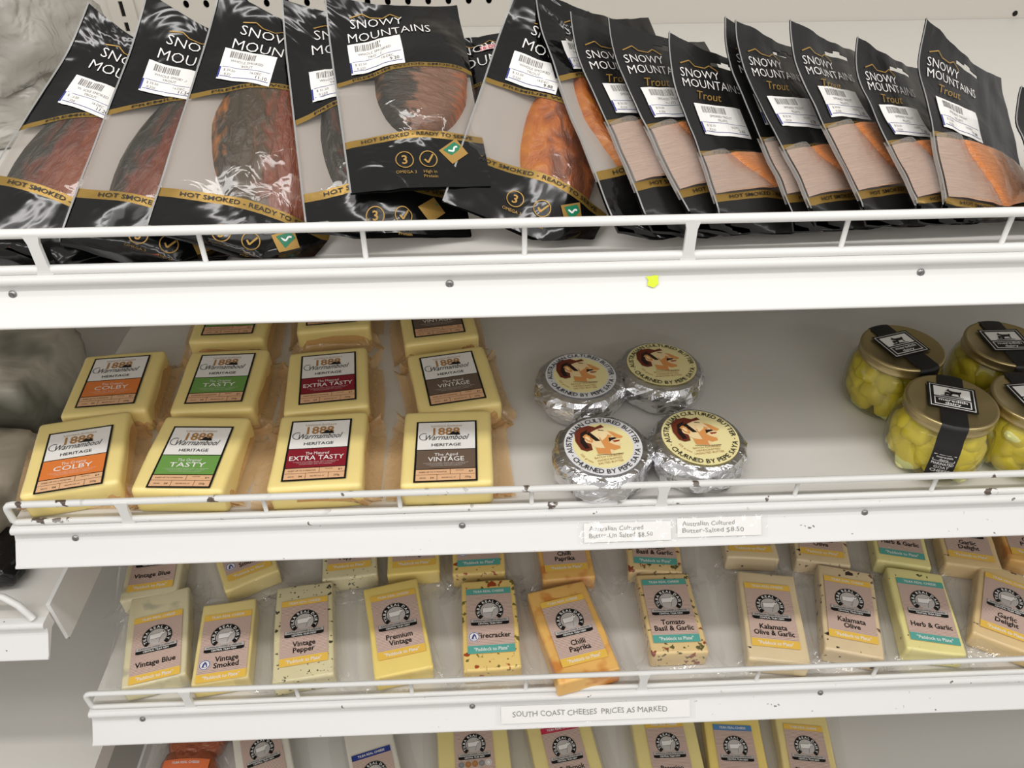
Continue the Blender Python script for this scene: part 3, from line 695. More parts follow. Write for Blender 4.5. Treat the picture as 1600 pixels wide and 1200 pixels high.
def heritage_label(kind):
    col, small, big = {'colby': ('colby', 'The Creamy', 'COLBY'), 'tasty': ('tasty', 'The Original', 'TASTY'), 'extra': ('extra', 'The Matured', 'EXTRA TASTY'), 'vintage': ('vintage', 'The Aged', 'VINTAGE')}[kind]
    w, h = H_LABEL; x, y = w/2, h/2; e = 0.0019
    b = Print(); b.rect(-x, -y, x, y, 'ink_black', 0); b.rect(-x+e, 0.0015, x-e, y-e, 'ink_white', 1); b.rect(-x+e, -0.0235, x-e, 0.0005, col, 1); b.rect(-x+e, -y+e, x-e, -0.0245, 'foot', 1)
    t = Print()
    t.text('Limited Release', 0, 0.0335, 0.0016, 'brown_text', 2, width=0.030); t.rect(-0.015, 0.0318, 0.015, 0.0321, 'brown_text', 2)
    t.text('1888', 0.0, 0.0255, 0.0095, 'brown_text', 2, width=0.026, bold=0.025)
    t.poly([(0.000, 0.0205), (0.004, 0.0225), (0.006, 0.0255), (0.0085, 0.0235), (0.011, 0.0245), (0.0135, 0.0208), (0.013, 0.0200)], 'ink_black', 3)
    t.text('Warrnambool', 0.001, 0.0172, 0.0070, 'ink_black', 4, width=0.042, shear=0.45); t.ring(-0.0215, 0.0185, 0.0042, 0.0048, 60, 300, 'ink_black', 4)
    t.text('HERITAGE', 0, 0.0072, 0.0036, 'ink_black', 3, width=0.028, bold=0.01)
    t.text(small, 0, -0.0055, 0.0036, 'ink_white', 2, width=0.022); t.text(big, 0, -0.0115, 0.0056, 'ink_white', 2, width=0.034 if len(big) < 8 else 0.051, bold=0.008)
    for i in range(3): t.text('a smooth and mellow cheese with a rounded finish', 0, -0.0165-0.0017*i, 0.0007, 'ink_white', 2, width=0.042-0.006*i)
    t.rect(-x+e, -0.0312, x-e, -0.0309, 'ink_black', 2); t.rect(0.004, -0.0312, 0.0043, -0.0245, 'ink_black', 2); t.rect(-0.008, -y+e, -0.0077, -0.0312, 'ink_black', 2); t.rect(0.013, -y+e, 0.0133, -0.0312, 'ink_black', 2)
    for s_, cx, cy, hh in (('AGED UP TO 9 MONTHS', -0.012, -0.0278, 0.0016), ('FLAVOUR', 0.013, -0.0265, 0.0011), ('6+', 0.0235, -0.0278, 0.0026), ('SERVES', -0.021, -0.0350, 0.0013), ('04', -0.0125, -0.0350, 0.0024), ('RECIPE NO. 07', 0.003, -0.0350, 0.0014), ('250g', 0.0205, -0.0350, 0.0020)):
        t.text(s_, cx, cy, hh, 'ink_black', 2)
    return b.mesh('label'), t.mesh('lettering', 0.0001)
HL = {k: heritage_label(k) for k in ('colby', 'tasty', 'extra', 'vintage')}
HW = {'colby': 'orange Colby', 'tasty': 'green Tasty', 'extra': 'maroon Extra Tasty', 'vintage': 'grey-brown Vintage'}
def heritage(kind, top, bot, row, tilt=3.0, sx=0.086, sy=0.100, flange=1.0):
    c, rz, ln = heading(top, bot, Z2+BH+0.002)
    rnd = random.Random(int(top[0]*7+top[1]))
    t = empty('cheese_block', (c.x, c.y, Z2+0.0015), (math.radians(tilt), 0, rz))
    tag(t, 'yellow cheese block with %s label, %s' % (HW[kind], row), 'cheese', 'square heritage cheese blocks on the middle shelf')
    off = rnd.uniform(-0.002, 0.002)
    dyb = max(0.0, Y2+0.009-(c.y-sy/2*math.cos(rz)-sx/2*abs(math.sin(rz))))
    bl = link('cheese', rbox(sx, sy, BH, 0.006, 'cheese_1888', 4, 0.0012, 'cheese', 3), t, (off, dyb, 0))
    lb = link('label', HL[kind][0], t, (0, 0.0, BH+0.0011)); link('lettering', HL[kind][1], lb)
    fl = wrap_ring(sx-0.002, sy-0.002, BH, 0.006, rnd, [0.0004, 0.0016, 0.004, 0.008*flange+0.002, 0.014*flange], [BH*0.72, BH*0.45, BH*0.22, BH*0.12, BH*0.10], 'amber_wrap', 0.008, 0.028, ymin=Y2+0.0085-c.y, rz=rz)
    link('vacuum_film', fl, t, (off, dyb, 0))
FR = 'front row '
heritage('colby', (129.3, 672.9), (105.9, 759.8), 'front left corner of the shelf')
heritage('tasty', (320, 670), (279, 755.7), 'front row between the Colby and Extra Tasty blocks')
heritage('extra', (504.8, 655.6), (489, 748.8), 'front row, wide film edge', flange=1.3)
heritage('vintage', (698.4, 660.5), (696, 747.7), 'front row, nearest the foil butters', flange=1.3)
heritage('colby', (194.7, 558), (162.5, 632.2), 'second row behind the other Colby block')
heritage('tasty', (359, 555.2), (333, 625.6), 'second row, full label in view')
heritage('extra', (514.4, 553.8), (511.4, 626), 'second row behind the front Extra Tasty block')
heritage('vintage', (696, 555), (716, 625), 'second row, turned slightly towards the butters')
heritage('tasty', (376, 462), (354, 520), 'third row, top hidden under the upper shelf')
heritage('extra', (521, 446), (517.6, 505), 'third row, only its front edge showing')
heritage('vintage', (674, 462), (688, 522), 'third row, only the lower label showing')

# butter rounds in crumpled foil
def butter_mesh(seed, R=0.0485, H=0.036):
    rnd = random.Random(seed); mb = MB(); n = 40
    prof = [(0.0005, 0.0), (R*0.55, 0.0), (R*0.80, 0.0008), (R*0.90, 0.004), (R*0.96, 0.009), (R, 0.015), (R*1.0, 0.020), (R*0.985, 0.025), (R*0.95, 0.030), (R*0.88, 0.0345), (R*0.80, 0.0362), (R*0.5, 0.0372), (0.0005, 0.0376)]
    def jit(r, z, a, j):
        k = 0.0 if j in (0, len(prof)-1) else 1.0
        d = noise.noise(Vector((math.cos(a)*3.2+seed, math.sin(a)*3.2, z*90)))*0.0042+rnd.uniform(-0.0007, 0.0007)+0.0016*math.cos(9*a+seed)*(1 if z < 0.016 else 0.3)
        top = 1.0 if 0.001 < z < 0.034 else 0.15
        return r+d*k*top, z+(rnd.uniform(-0.0008, 0.0008) if top == 1 else 0)*k
    mb.lathe(prof, 'foil', n, jit, smooth=False); me = mb.mesh('foil_wrap')
    return me
def butter_label(salted):
    R = 0.0372; b = Print()
    if salted: b.disc(0, 0, R, 'silver_paper', 0, 48, 3); b.disc(0, 0, R*0.77, 'cream', 2, 48, 3)
    else: b.disc(0, 0, R, 'cream', 0, 48, 3)
    t = Print()
    t.arc('AUSTRALIAN CULTURED BUTTER', 0, 0, R*0.88, 188, -8, 0.0050, 'ink_black', 2, 0.008)
    t.arc('CHURNED BY PEPE SAYA', 0, 0, R*0.88, 198, 342, 0.0050, 'ink_black', 2, 0.008, inward=True)
    for a in (193, -13): t.disc(R*0.88*math.cos(math.radians(a)), R*0.88*math.sin(math.radians(a)), 0.0006, 'ink_black', 2, 8)
    for i, s_ in enumerate(('BATCH CHURNED', 'HANDCRAFTED', 'SALTED BUTTER' if salted else 'UNSALTED BUTTER')): t.text(s_, 0.001, -R*0.40-0.0036*i, 0.0023, 'brown_text', 2)
    t.arc('225 grams', 0, 0, R*0.66, 196, 232, 0.0022, 'brown_text', 2, inward=True)
    g = Print()
    def cv(P, m, l): g.poly([((x-1058)/230*R, -(y-682)/167*R) for x, y in P], m, l)
    cv([(982, 606), (1040, 580), (1095, 582), (1112, 604), (1140, 616), (1192, 652), (1176, 660), (1150, 656), (1154, 664), (1170, 668), (1156, 678), (1168, 690), (1150, 702), (1150, 716), (1110, 722), (1085, 742), (1008, 728), (1008, 690), (966, 662), (955, 626)], 'skin', 2)
    cv([(1050, 640), (1100, 625), (1130, 640), (1104, 650), (1098, 674), (1120, 690), (1150, 702), (1150, 716), (1110, 722), (1060, 700)], 'skin_dark', 3)
    cv([(1064, 610), (1100, 606), (1112, 616), (1098, 640), (1060, 660), (1052, 630)], 'skin', 4)
    cv([(1112, 606), (1140, 616), (1192, 652), (1176, 660), (1146, 654), (1130, 634)], 'skin_dark', 3)
    cv([(1104, 648), (1140, 650), (1150, 658), (1116, 664), (1100, 672)], 'hair_dark', 4)
    cv([(1120, 668), (1168, 668), (1156, 676), (1128, 678)], 'red_lip', 4)
    cv([(1008, 692), (1040, 700), (1100, 706), (1085, 718), (1085, 740), (1008, 728)], 'skin_dark', 3)
    cv([(905, 640), (915, 596), (955, 566), (1015, 560), (1050, 576), (1090, 566), (1104, 582), (1050, 590), (1000, 606), (960, 616), (955, 650), (990, 668), (986, 702), (950, 706), (920, 690)], 'hair', 3)
    cv([(930, 650), (950, 600), (1000, 582), (960, 640), (972, 690), (945, 690)], 'hair_dark', 4)
    cv([(980, 604), (1006, 598), (1050, 658), (1022, 656), (1000, 630)], 'hair_dark', 4)
    cv([(955, 622), (975, 610), (998, 622), (1008, 652), (1000, 664), (975, 652)], 'skin_dark', 5)
    cv([(966, 628), (980, 622), (992, 634), (996, 652), (980, 646)], 'skin', 6)
    cv([(1060, 592), (1092, 600), (1094, 604), (1062, 598)], 'hair_dark', 4)
    g.line([((x-1058)/230*R, -(y-682)/167*R) for x, y in ((998, 734), (1085, 742), (1156, 744))], 0.0005, 'ink_black', 3)
    dome = lambda me: me
    return b, t, g
def dome(x, y, h): return (x, y, 0.0383+h-0.45*(x*x+y*y))
BL = {k: butter_label(k) for k in (True, False)}
def butter(px, py, salted, seed, rz, label, tilt=(0, 0)):
    p = at(px, py, Z2+0.038)
    t = empty('butter_round', (p.x, p.y, Z2+0.001), (math.radians(tilt[0]), math.radians(tilt[1]), math.radians(rz)))
    tag(t, label, 'butter', 'foil-wrapped butter rounds')
    link('foil_wrap', butter_mesh(seed), t)
    b, tt, g = BL[salted]
    lb = b.build('label', t, dome); tt.build('lettering', lb, dome, 0.00045); g.build('portrait_emblem', lb, dome, 0.00045)
butter(907, 586, True, 3, 4, 'foil-wrapped butter round, silver-rimmed salted label, back left of the four', (2, 0))
butter(1031.5, 569, False, 5, 6, 'foil-wrapped butter round, plain cream unsalted label, back right of the four', (1, 2))
butter(940.8, 693.4, True, 8, 10, 'foil-wrapped butter round, silver-rimmed salted label, front left behind the rail', (5, 0))
butter(1090.9, 681.6, False, 11, 8, 'foil-wrapped butter round, plain cream unsalted label, front right behind the rail', (3, 2))

# jars of marinated cheese
JH = 0.071
def jar_print():
    b = Print(); s = 0.0192
    b.rect(-s*1.12, -s, s*1.12, s, 'jar_label', 0); b.rect(-s*1.02, -s*0.90, s*1.02, s*0.90, 'ink_white', 1); b.rect(-s*0.98, -s*0.86, s*0.98, s*0.86, 'jar_label', 2)
    b.rect(-s*0.84, -s*0.06, s*0.84, s*0.74, 'ink_white', 3); b.rect(-s*0.84, -s*0.76, s*0.84, -s*0.16, 'ink_white', 3); b.rect(-s*0.79, -s*0.71, s*0.79, -s*0.21, 'jar_label', 4)
    t = Print()
    t.text('meredith', 0, -s*0.35, 0.0036, 'ink_white', 5, width=0.025, bold=0.015); t.text('dairy', 0, -s*0.59, 0.0034, 'ink_white', 5, width=0.014, bold=0.015)
    G = Print()
    def cv(P, l): G.poly([(x*s, y*s) for x, y in P], 'ink_black', l)
    cv([(-0.30, 0.44), (-0.22, 0.50), (-0.16, 0.62), (-0.10, 0.50), (0.0, 0.46), (0.34, 0.46), (0.44, 0.52), (0.42, 0.36), (0.36, 0.30), (0.36, 0.10), (0.30, 0.10), (0.28, 0.26), (0.02, 0.24), (-0.02, 0.10), (-0.08, 0.10), (-0.08, 0.28), (-0.16, 0.38)], 5)
    cv([(-0.34, 0.26), (-0.24, 0.34), (-0.10, 0.26), (-0.06, 0.04), (-0.12, 0.04), (-0.16, 0.14), (-0.28, 0.12), (-0.30, 0.04), (-0.35, 0.04)], 6)
    cv([(-0.55, 0.0), (-0.2, 0.08), (0.2, 0.06), (0.5, 0.02), (0.52, -0.02), (-0.5, -0.03)], 5)
    return b, t, G
JP = jar_print()
lid_mb = MB(); lid_mb.lathe([(0.0405, JH-0.012), (0.0412, JH-0.0115), (0.0414, JH-0.010), (0.0405, JH-0.009), (0.0405, JH-0.004), (0.0414, JH-0.003), (0.0410, JH-0.0008), (0.0396, JH), (0.0378, JH-0.0004), (0.0368, JH-0.0010), (0.0001, JH-0.0010)], 'lid_gold', 56); LID = lid_mb.mesh('lid')
JB = [(0.0001, 0.001), (0.034, 0.001), (0.040, 0.0022), (0.0438, 0.006), (0.0466, 0.014), (0.0478, 0.027), (0.0472, 0.040), (0.0445, 0.050), (0.0400, 0.0575), (0.0388, JH-0.010)]
gmb = MB(); gmb.lathe(JB, 'jar_glass', 56); GLASS = gmb.mesh('glass_jar')
omb = MB(); omb.lathe([(max(0.0001, r-0.0022), z+0.0022) for r, z in JB[:-2]]+[(0.039, 0.0560), (0.0001, 0.0560)], 'oil', 48); OIL = omb.mesh('oil')
def lump(seed, s):
    bm = bmesh.new(); bmesh.ops.create_cube(bm, size=1); bmesh.ops.subdivide_edges(bm, edges=bm.edges[:], cuts=2, use_grid_fill=True)
    for v in bm.verts:
        v.co = v.co.normalized()*0.35+v.co*0.5; v.co *= s; v.co *= 1+0.25*noise.noise(v.co*80+Vector((seed, 0, 0)))
    bmesh.ops.subdivide_edges(bm, edges=bm.edges[:], cuts=1, use_grid_fill=True, smooth=0.6)
    for f in bm.faces: f.smooth = True
    me = bpy.data.meshes.new('cheese_piece'); bm.to_mesh(me); bm.free(); me.materials.append(MATS['feta']); return me
LUMPS = [lump(i*5.3, 0.0215) for i in range(5)]
def jar(px, py, back, front, label, seed):
    p = at(px, py, Z2+JH); a = at(back[0], back[1], Z2+JH); b = at(front[0], front[1], Z2+JH); d = a-b
    rz = math.atan2(d.y, d.x)-math.pi/2; p.y = max(p.y, Y2+0.0085+0.0488)
    t = empty('cheese_jar', (p.x, p.y, Z2+0.0005), (0, 0, rz)); tag(t, label, 'jar', 'jars of marinated cheese')
    link('glass_jar', GLASS, t); link('oil', OIL, t); lid = link('lid', LID, t)
    rnd = random.Random(seed)
    for lay in range(3):
        for k in range(8 if lay < 2 else 7):
            an = 2*math.pi*(k+0.5*lay+rnd.uniform(-.2, .2))/8; r = 0.0295+rnd.uniform(-0.002, 0.0015)-0.001*(lay == 2)
            o = link('cheese_piece', rnd.choice(LUMPS), t, (r*math.cos(an), r*math.sin(an), 0.0145+0.0150*lay+rnd.uniform(-0.002, 0.002)))
            o.rotation_euler = (rnd.uniform(-.6, .6), rnd.uniform(-.6, .6), an)
    o = link('cheese_piece', LUMPS[0], t, (0, 0, 0.03)); o.scale = (2.2, 2.2, 2.0)
    # paper seal: strap over the lid and down the front, square label on top
    mb = MB(); hw = 0.0115; zt = JH+0.0004; path = [(-0.0455, 0.0), (0.0, 0)]
    prof = [(0.0455, 0.050), (0.0420, JH-0.014), (0.0422, JH-0.004), (0.0414, JH-0.0003), (0.039, zt), (0.0, zt), (-0.039, zt), (-0.0414, JH-0.0003), (-0.0422, JH-0.004), (-0.0425, JH-0.014), (-0.0458, 0.050), (-0.0480, 0.040), (-0.0486, 0.028), (-0.0478, 0.016)]
    mb.grid(lambda u, v: (u*hw, math.copysign(max(0.0, math.sqrt(max(prof[int(v)][0]**2-(u*hw)**2*(abs(prof[int(v)][0]) > 0.038), 0))), prof[int(v)][0]), prof[int(v)][1]), [-1, -.5, 0, .5, 1], list(range(len(prof))), 'jar_label', True)
    st = mb.build('paper_seal', t)
    fr = lambda x, y, h: (x, -math.sqrt((0.0487-0.10*max(0, y+0.002)+h)**2-x*x), 0.0315+y)
    q = Print(); q.rect(-0.0095, 0.003, 0.0095, 0.0105, 'ink_white', 0, 4); q.rect(-0.0090, 0.0035, 0.0090, 0.0100, 'jar_label', 1, 4); q.text('meredith', 0, 0.0082, 0.0021, 'ink_white', 2, width=0.014); q.text('dairy', 0, 0.0052, 0.0021, 'ink_white', 2, width=0.008)
    q.text('MARINATED', 0, 0.0005, 0.0028, 'ink_white', 1, width=0.019); q.text('GOAT', 0, -0.0035, 0.0030, 'ink_white', 1, width=0.013); q.text('CHEESE', 0, -0.0080, 0.0032, 'ink_white', 1, width=0.017, bold=0.01); q.text('320g', 0, -0.0120, 0.0018, 'ink_white', 1)
    q.build('seal_lettering', st, fr)
    f2 = lambda x, y, h: (x, y+0.004, zt+0.0003+h)
    lb = JP[0].build('lid_label', t, f2); JP[1].build('lettering', lb, f2, 0.00012); JP[2].build('goat_emblem', lb, f2, 0.00012)
jar(1411, 542, (1373, 505), (1464, 577), 'glass jar of oil and cheese pieces, back left, its black seal turned sideways', 1)
jar(1574, 536, (1533, 497), (1600, 572), 'glass jar of oil and cheese, back right under the upper shelf lip', 2)
jar(1497, 639, (1489, 595), (1501, 683), 'glass jar of oil and cheese in front, black seal facing out', 3)
jar(1635, 636, (1600, 600), (1680, 680), 'glass jar of oil and cheese cut by the right edge, front row', 4)
# ================================================================== LOWER SHELF AND BOTTOM SHELF: STRIPED-LABEL WEDGES
TH = 0.025; LW = 0.052
def tilba_logo():
    g = Print(); cy = 11.2e-3; R = 15.6e-3
    for k in range(5): g.ring(0, cy, R*(1.0+0.04*k), R*(1.04+0.04*k), -40, 220, 'tilba_shade' if k < 2 else 'tilba_line', 1, 30) if k < 1 else None
    g.disc(0, cy, R*0.67, 'tilba_lgrey', 2, 30)
    g.ring(0, cy, R*0.67, R, -46, 226, 'ink_black', 3, 40)
    g.arc('TILBA REAL DAIRY', 0, cy, R*0.835, 214, -34, 0.0031, 'ink_white', 4, 0.025)
    # grazing cow: body, head, legs
    k = 1e-3
    g.poly([(-8*k, 15*k), (3*k, 15.5*k), (5.5*k, 17.5*k), (8.5*k, 16*k), (8*k, 13.5*k), (5.5*k, 13*k), (3.5*k, 9*k), (-7*k, 8.6*k)], 'ink_white', 3)
    g.line([(-8*k, 15*k), (3*k, 15.5*k), (5.5*k, 17.5*k), (8.5*k, 16*k), (8*k, 13.5*k), (5.5*k, 13*k), (3.5*k, 9*k), (2*k, 3*k)], 0.0004, 'tilba_shade', 4)
    g.line([(-8*k, 15*k), (-8.6*k, 8*k), (-7*k, 3*k)], 0.0005, 'tilba_shade', 4); g.line([(-7*k, 8.6*k), (3.5*k, 9*k)], 0.0005, 'tilba_shade', 4)
    g.disc(6.4*k, 16.2*k, 0.0007, 'ink_black', 4, 8)
    x = 21.5e-3
    g.rect(-x, -4.2e-3, x, 0.4e-3, 'tilba_shade', 4); g.rect(-x+0.0005, -3.9e-3, x-0.0005, 0.1e-3, 'tilba_lgrey', 5); g.poly([(-x, -4.0e-3), (x, -4.0e-3), (x, -7.0e-3), (x-0.003, -8.2e-3), (-x+0.003, -8.2e-3), (-x, -7.0e-3)], 'ink_black', 5)
    g.text('AUSTRALIAN OWNED & OPERATED', 0, -1.9e-3, 0.0019, 'ink_black', 6, width=0.038, bold=0.02); g.text('CENTRAL TILBA NSW', 0, -6.0e-3, 0.0022, 'ink_white', 6, width=0.027, bold=0.02)
    return g.mesh('logo', 0.00005)
LOGO = tilba_logo()
t = Print(); t.disc(-0.0185, -0.0225, 0.0062, 'ink_white', 3, 24); t.ring(-0.0185, -0.0225, 0.0050, 0.0058, 0, 360, 'ink_blue', 4, 24); t.poly([(-0.0215, -0.0255), (-0.0155, -0.0255), (-0.0165, -0.0205), (-0.0185, -0.0185), (-0.0205, -0.0215)], 'ink_blue', 4); t.poly([(-0.0195, -0.0250), (-0.0165, -0.0250), (-0.0180, -0.0212)], 'ink_white', 5)
BADGE = t.mesh('badge', 0.00005)
MEDALS = []
for i in range(5):
    t = Print(); t.disc(-0.018+0.009*i, -0.0145, 0.0042, ('medal_silver', 'medal_gold', 'medal_gold', 'medal_silver', 'ink_white')[i], 2, 20); t.ring(-0.018+0.009*i, -0.0145, 0.0026, 0.0031, 0, 360, 'tilba_shade', 3, 16); MEDALS.append(t.mesh('medal', 0.00005))
def tilba_label(band, name, badge=False, medals=False):
    b = Print(); x = LW/2
    b.rect(-x, -0.0435, x, 0.0425, 'tilba_base', 0); b.rect(-x, 0.0345, x, 0.0425, band, 1); b.rect(-x, -0.0435, x, -0.0335, band, 1)
    y = -0.0325
    while y < 0.034: b.rect(-x, y, x, y+0.0005, 'tilba_line', 1); y += 0.0019
    th = Print(); tf = Print(); t = Print()
    th.text('TILBA REAL CHEESE', 0, 0.0385, 0.0030, 'ink_white', 2, width=0.036, bold=0.02); tf.text('"Paddock to Plate"', 0, -0.0385, 0.0042, 'ink_white', 2, width=0.038, bold=0.015)
    n = len(name)
    ox = 0.004 if badge else 0
    for i, s_ in enumerate(name):
        wd, h = glyphs(s_, 0.022)[2]*0.0062/CAP, 0.0062
        wd = min(wd*0.92, 0.044 if not badge else 0.037); t.text(s_, ox, (-0.0212 if n == 1 else -0.0172-0.0078*i)-(0.006 if medals else 0), h, 'ink_black', 2, width=wd, bold=0.022)
    return b.mesh('label'), t.mesh('name_lettering', 0.00005), th.mesh('heading_lettering', 0.00005), tf.mesh('slogan_lettering', 0.00005)
FLAV = {'vb': ('tilba_yellow', ['Vintage Blue'], 'ch_blue', 0), 'vs': ('tilba_yellow', ['Vintage', 'Smoked'], 'ch_smoked', 1), 'vp': ('tilba_yellow', ['Vintage', 'Pepper'], 'ch_pepper', 0), 'pv': ('tilba_yellow', ['Premium', 'Vintage'], 'ch_premium', 0),
        'fc': ('tilba_teal', ['Firecracker'], 'ch_fire', 1), 'cp': ('tilba_yellow', ['Chilli', 'Paprika'], 'ch_chilli', 0), 'tb': ('tilba_teal', ['Tomato', 'Basil & Garlic'], 'ch_tomato', 0), 'kg': ('tilba_yellow', ['Kalamata', 'Olive & Garlic'], 'ch_kalamata', 0),
        'ko': ('tilba_yellow', ['Kalamata', 'Olive'], 'ch_kalamata_dark', 0), 'hg': ('tilba_teal', ['Herb & Garlic'], 'ch_herb', 0), 'gd': ('tilba_yellow', ['Garlic', 'Delight'], 'ch_garlic', 0),
        'pe': ('tilba_yellow', ['Pecorino'], 'ch_plain', 0), 'pa': ('tilba_sky', ['Parmesan'], 'ch_premium', 0), 'pl': ('tilba_yellow', ['Ploughmans'], 'ch_smoked', 0), 'bf': ('tilba_red', ['Bellbrook', 'Fetta'], 'ch_plain', 1),
        'me': ('tilba_red', [], 'ch_plain', 2), 'bl': ('tilba_yellow', ['Blue'], 'ch_white', 0), 'wh': ('tilba_blue', [], 'ch_white', 0)}
TL_ = {k: tilba_label(v[0], v[1], v[3] == 1, v[3] == 2) for k, v in FLAV.items()}
def wedge(kind, top, bot, z, label, group, sx=0.064, sy=0.120, dy=0.0, yaw=0.0, film_=1.0, row=None):
    c, rz, ln = heading(top, bot, z+TH+0.001)
    if row is not None: rz = math.radians(row)  # only the bottom band is seen: bot is that band
    if row is not None:
        b = at(bot[0], bot[1], z+TH+0.001); c = b+Vector((-math.sin(rz), math.cos(rz), 0))*0.0385
    rnd = random.Random(int(bot[0]*3+bot[1]*5))
    t = empty('cheese_wedge', (c.x, c.y, z+0.001), (0, 0, rz)); tag(t, label, 'cheese', group)
    yfr = Y3 if z == Z3 else Y4
    if kind != 'cp': dy = max(dy, dy+yfr+0.009-(c.y+dy*math.cos(rz)-sy/2*math.cos(rz)-sx/2*abs(math.sin(rz))))
    me = rbox(sx*rnd.uniform(0.97, 1.04), sy*rnd.uniform(0.97, 1.03), TH, 0.0032, FLAV[kind][2], 3, 0.0013, 'cheese', 4)
    link('cheese', me, t, (rnd.uniform(-.0015, .0015), dy+rnd.uniform(-.001, .001), 0))
    lb = link('label', TL_[kind][0], t, (0, 0, TH+0.0013)); (link('name_lettering', TL_[kind][1], lb) if FLAV[kind][1] else None); link('heading_lettering', TL_[kind][2], lb); link('slogan_lettering', TL_[kind][3], lb); link('logo', LOGO, lb)
    if FLAV[kind][3] == 1: link('badge', BADGE, lb)
    if FLAV[kind][3] == 2:
        for md in MEDALS: link('medal', md, lb)
    yf = Y3 if z == Z3 else Y4
    fl = wrap_ring(sx+0.002, sy+0.003, TH, 0.005, rnd, [-0.0010, 0.0012, 0.004, 0.008, 0.012*film_, 0.017*film_, 0.022*film_], [TH*1.03, TH*0.70, TH*0.30, TH*0.12, 0.002, 0.001, 0.001], 'clear_wrap', 0.010, 0.010, n=72, crinkle=0.0034, ymin=yf+0.0085-c.y, rz=rz)
    link('clear_film', fl, t, (0, dy, 0))
G3 = 'striped-label cheese wedges on the lower shelf'
wedge('vb', (248.5, 964), (241.6, 1057.5), Z3, 'pale Vintage Blue cheese wedge at the left end of the front row', G3, dy=0.008)
wedge('vs', (357, 963), (345.5, 1057.5), Z3, 'Vintage Smoked cheese wedge with round blue badge, front row', G3, sx=0.060, sy=0.106)
wedge('vp', (476.4, 940.7), (474.8, 1032.8), Z3, 'speckled Vintage Pepper cheese wedge in the front row', G3, sy=0.124, sx=0.066)
wedge('pv', (614.4, 933), (628, 1018), Z3, 'buttery yellow Premium Vintage cheese wedge, front row, tilted left', G3, sx=0.062, sy=0.122, dy=-0.004)
wedge('fc', (763, 925.6), (768, 1014), Z3, 'red-flecked Firecracker cheese wedge with teal bands, front row', G3, dy=-0.004)
wedge('cp', (878.7, 941), (912.5, 1028.7), Z3, 'orange Chilli Paprika cheese wedge in the front row, angled against the rail', G3, sx=0.070, sy=0.122)
wedge('tb', (1037, 911), (1056.7, 998), Z3, 'flecked Tomato Basil and Garlic wedge with teal bands, front row', G3, sx=0.064, sy=0.112, dy=-0.001)
wedge('kg', (1197.8, 918.6), (1212, 1006), Z3, 'Kalamata Olive and Garlic cheese wedge, front row, pale with black flecks', G3, sy=0.118, dy=-0.002)
wedge('ko', (1323, 909.5), (1333, 995.8), Z3, 'Kalamata Olive cheese wedge, front row, dark-flecked left side', G3, sy=0.120)
wedge('hg', (1436.4, 912.4), (1460.4, 998.7), Z3, 'pale green-yellow Herb and Garlic wedge with teal bands, front row', G3, sy=0.112)
wedge('gd', (1577, 906), (1571, 994), Z3, 'Garlic Delight cheese wedge, front row, cut by the right edge', G3, sy=0.112)
G3b = 'half-hidden cheese wedges in the back row of the lower shelf'
for k, bot, rz, lab in (('vb', (234.7, 916.8), 8, 'pale Vintage Blue cheese wedge at the left end of the back row'), ('vs', (390, 892.6), 26, 'yellow wedge with round badge, back row, turned clockwise under the shelf lip'),
                        ('vp', (545.7, 885), 6, 'speckled pepper wedge in the back row behind the Premium Vintage gap'), ('pv', (647, 881), 4, 'plain yellow wedge in the back row behind the front Premium Vintage'),
                        ('fc', (748, 880), 2, 'red-flecked wedge with teal band in the back row'), ('cp', (885, 887.5), 3, 'orange Chilli Paprika wedge in the back row'),
                        ('tb', (1023.7, 877.5), -6, 'Tomato Basil and Garlic wedge in the back row, teal band'), ('kg', (1172, 858), -6, 'olive-flecked wedge in the back row behind the Olive and Garlic wedge'),
                        ('ko', (1284, 864.5), -12, 'flecked wedge in the back row behind the Kalamata Olive wedge'), ('hg', (1409, 866.4), -14, 'Herb and Garlic wedge with teal band in the back row'),
                        ('gd', (1517, 870), -14, 'Garlic Delight wedge in the back row'), ('cp', (1615, 866), -14, 'sliver of a wedge in the back row at the right edge')):
    wedge(k, (bot[0], bot[1]-70), bot, Z3, lab, G3b, row=rz, dy=0.002, sy=0.112)
G4 = 'cheese wedges on the bottom shelf'
def wtop(kind, topband, rz, lab, **kw):
    r = math.radians(rz); a = at(topband[0], topband[1], Z4+TH+0.001); b = a-Vector((-math.sin(r), math.cos(r), 0))*0.077
    def px(p):
        d = p-CAM; k = -FPX/d.dot(BACK); return (800+d.dot(RIGHT)*k, 600-d.dot(UP)*k)
    wedge(kind, topband, px(b), Z4, lab, G4, **kw)
wtop('pa', (1143.6, 1138), -5, 'Parmesan wedge with pale blue band on the bottom shelf', sx=0.075)
wtop('pl', (1254, 1138), -8, 'Ploughmans wedge with yellow band, rightmost on the bottom shelf', sx=0.070)
wtop('pe', (1037, 1133), 0, 'Pecorino wedge on the bottom shelf', sx=0.086)
wtop('bf', (874, 1139), 9, 'Bellbrook Fetta wedge with red band on the bottom shelf', sx=0.090)
wtop('me', (738, 1135), 4, 'pale wedge with a row of medals under its logo, bottom shelf', sx=0.096)
wtop('wh', (580, 1178), 16, 'white cheese wedge with dark blue band on the bottom shelf', sx=0.062)
wtop('bl', (405, 1144), 20, 'tilted white wedge, lower half of its name reading Blue, bottom shelf', sx=0.070)
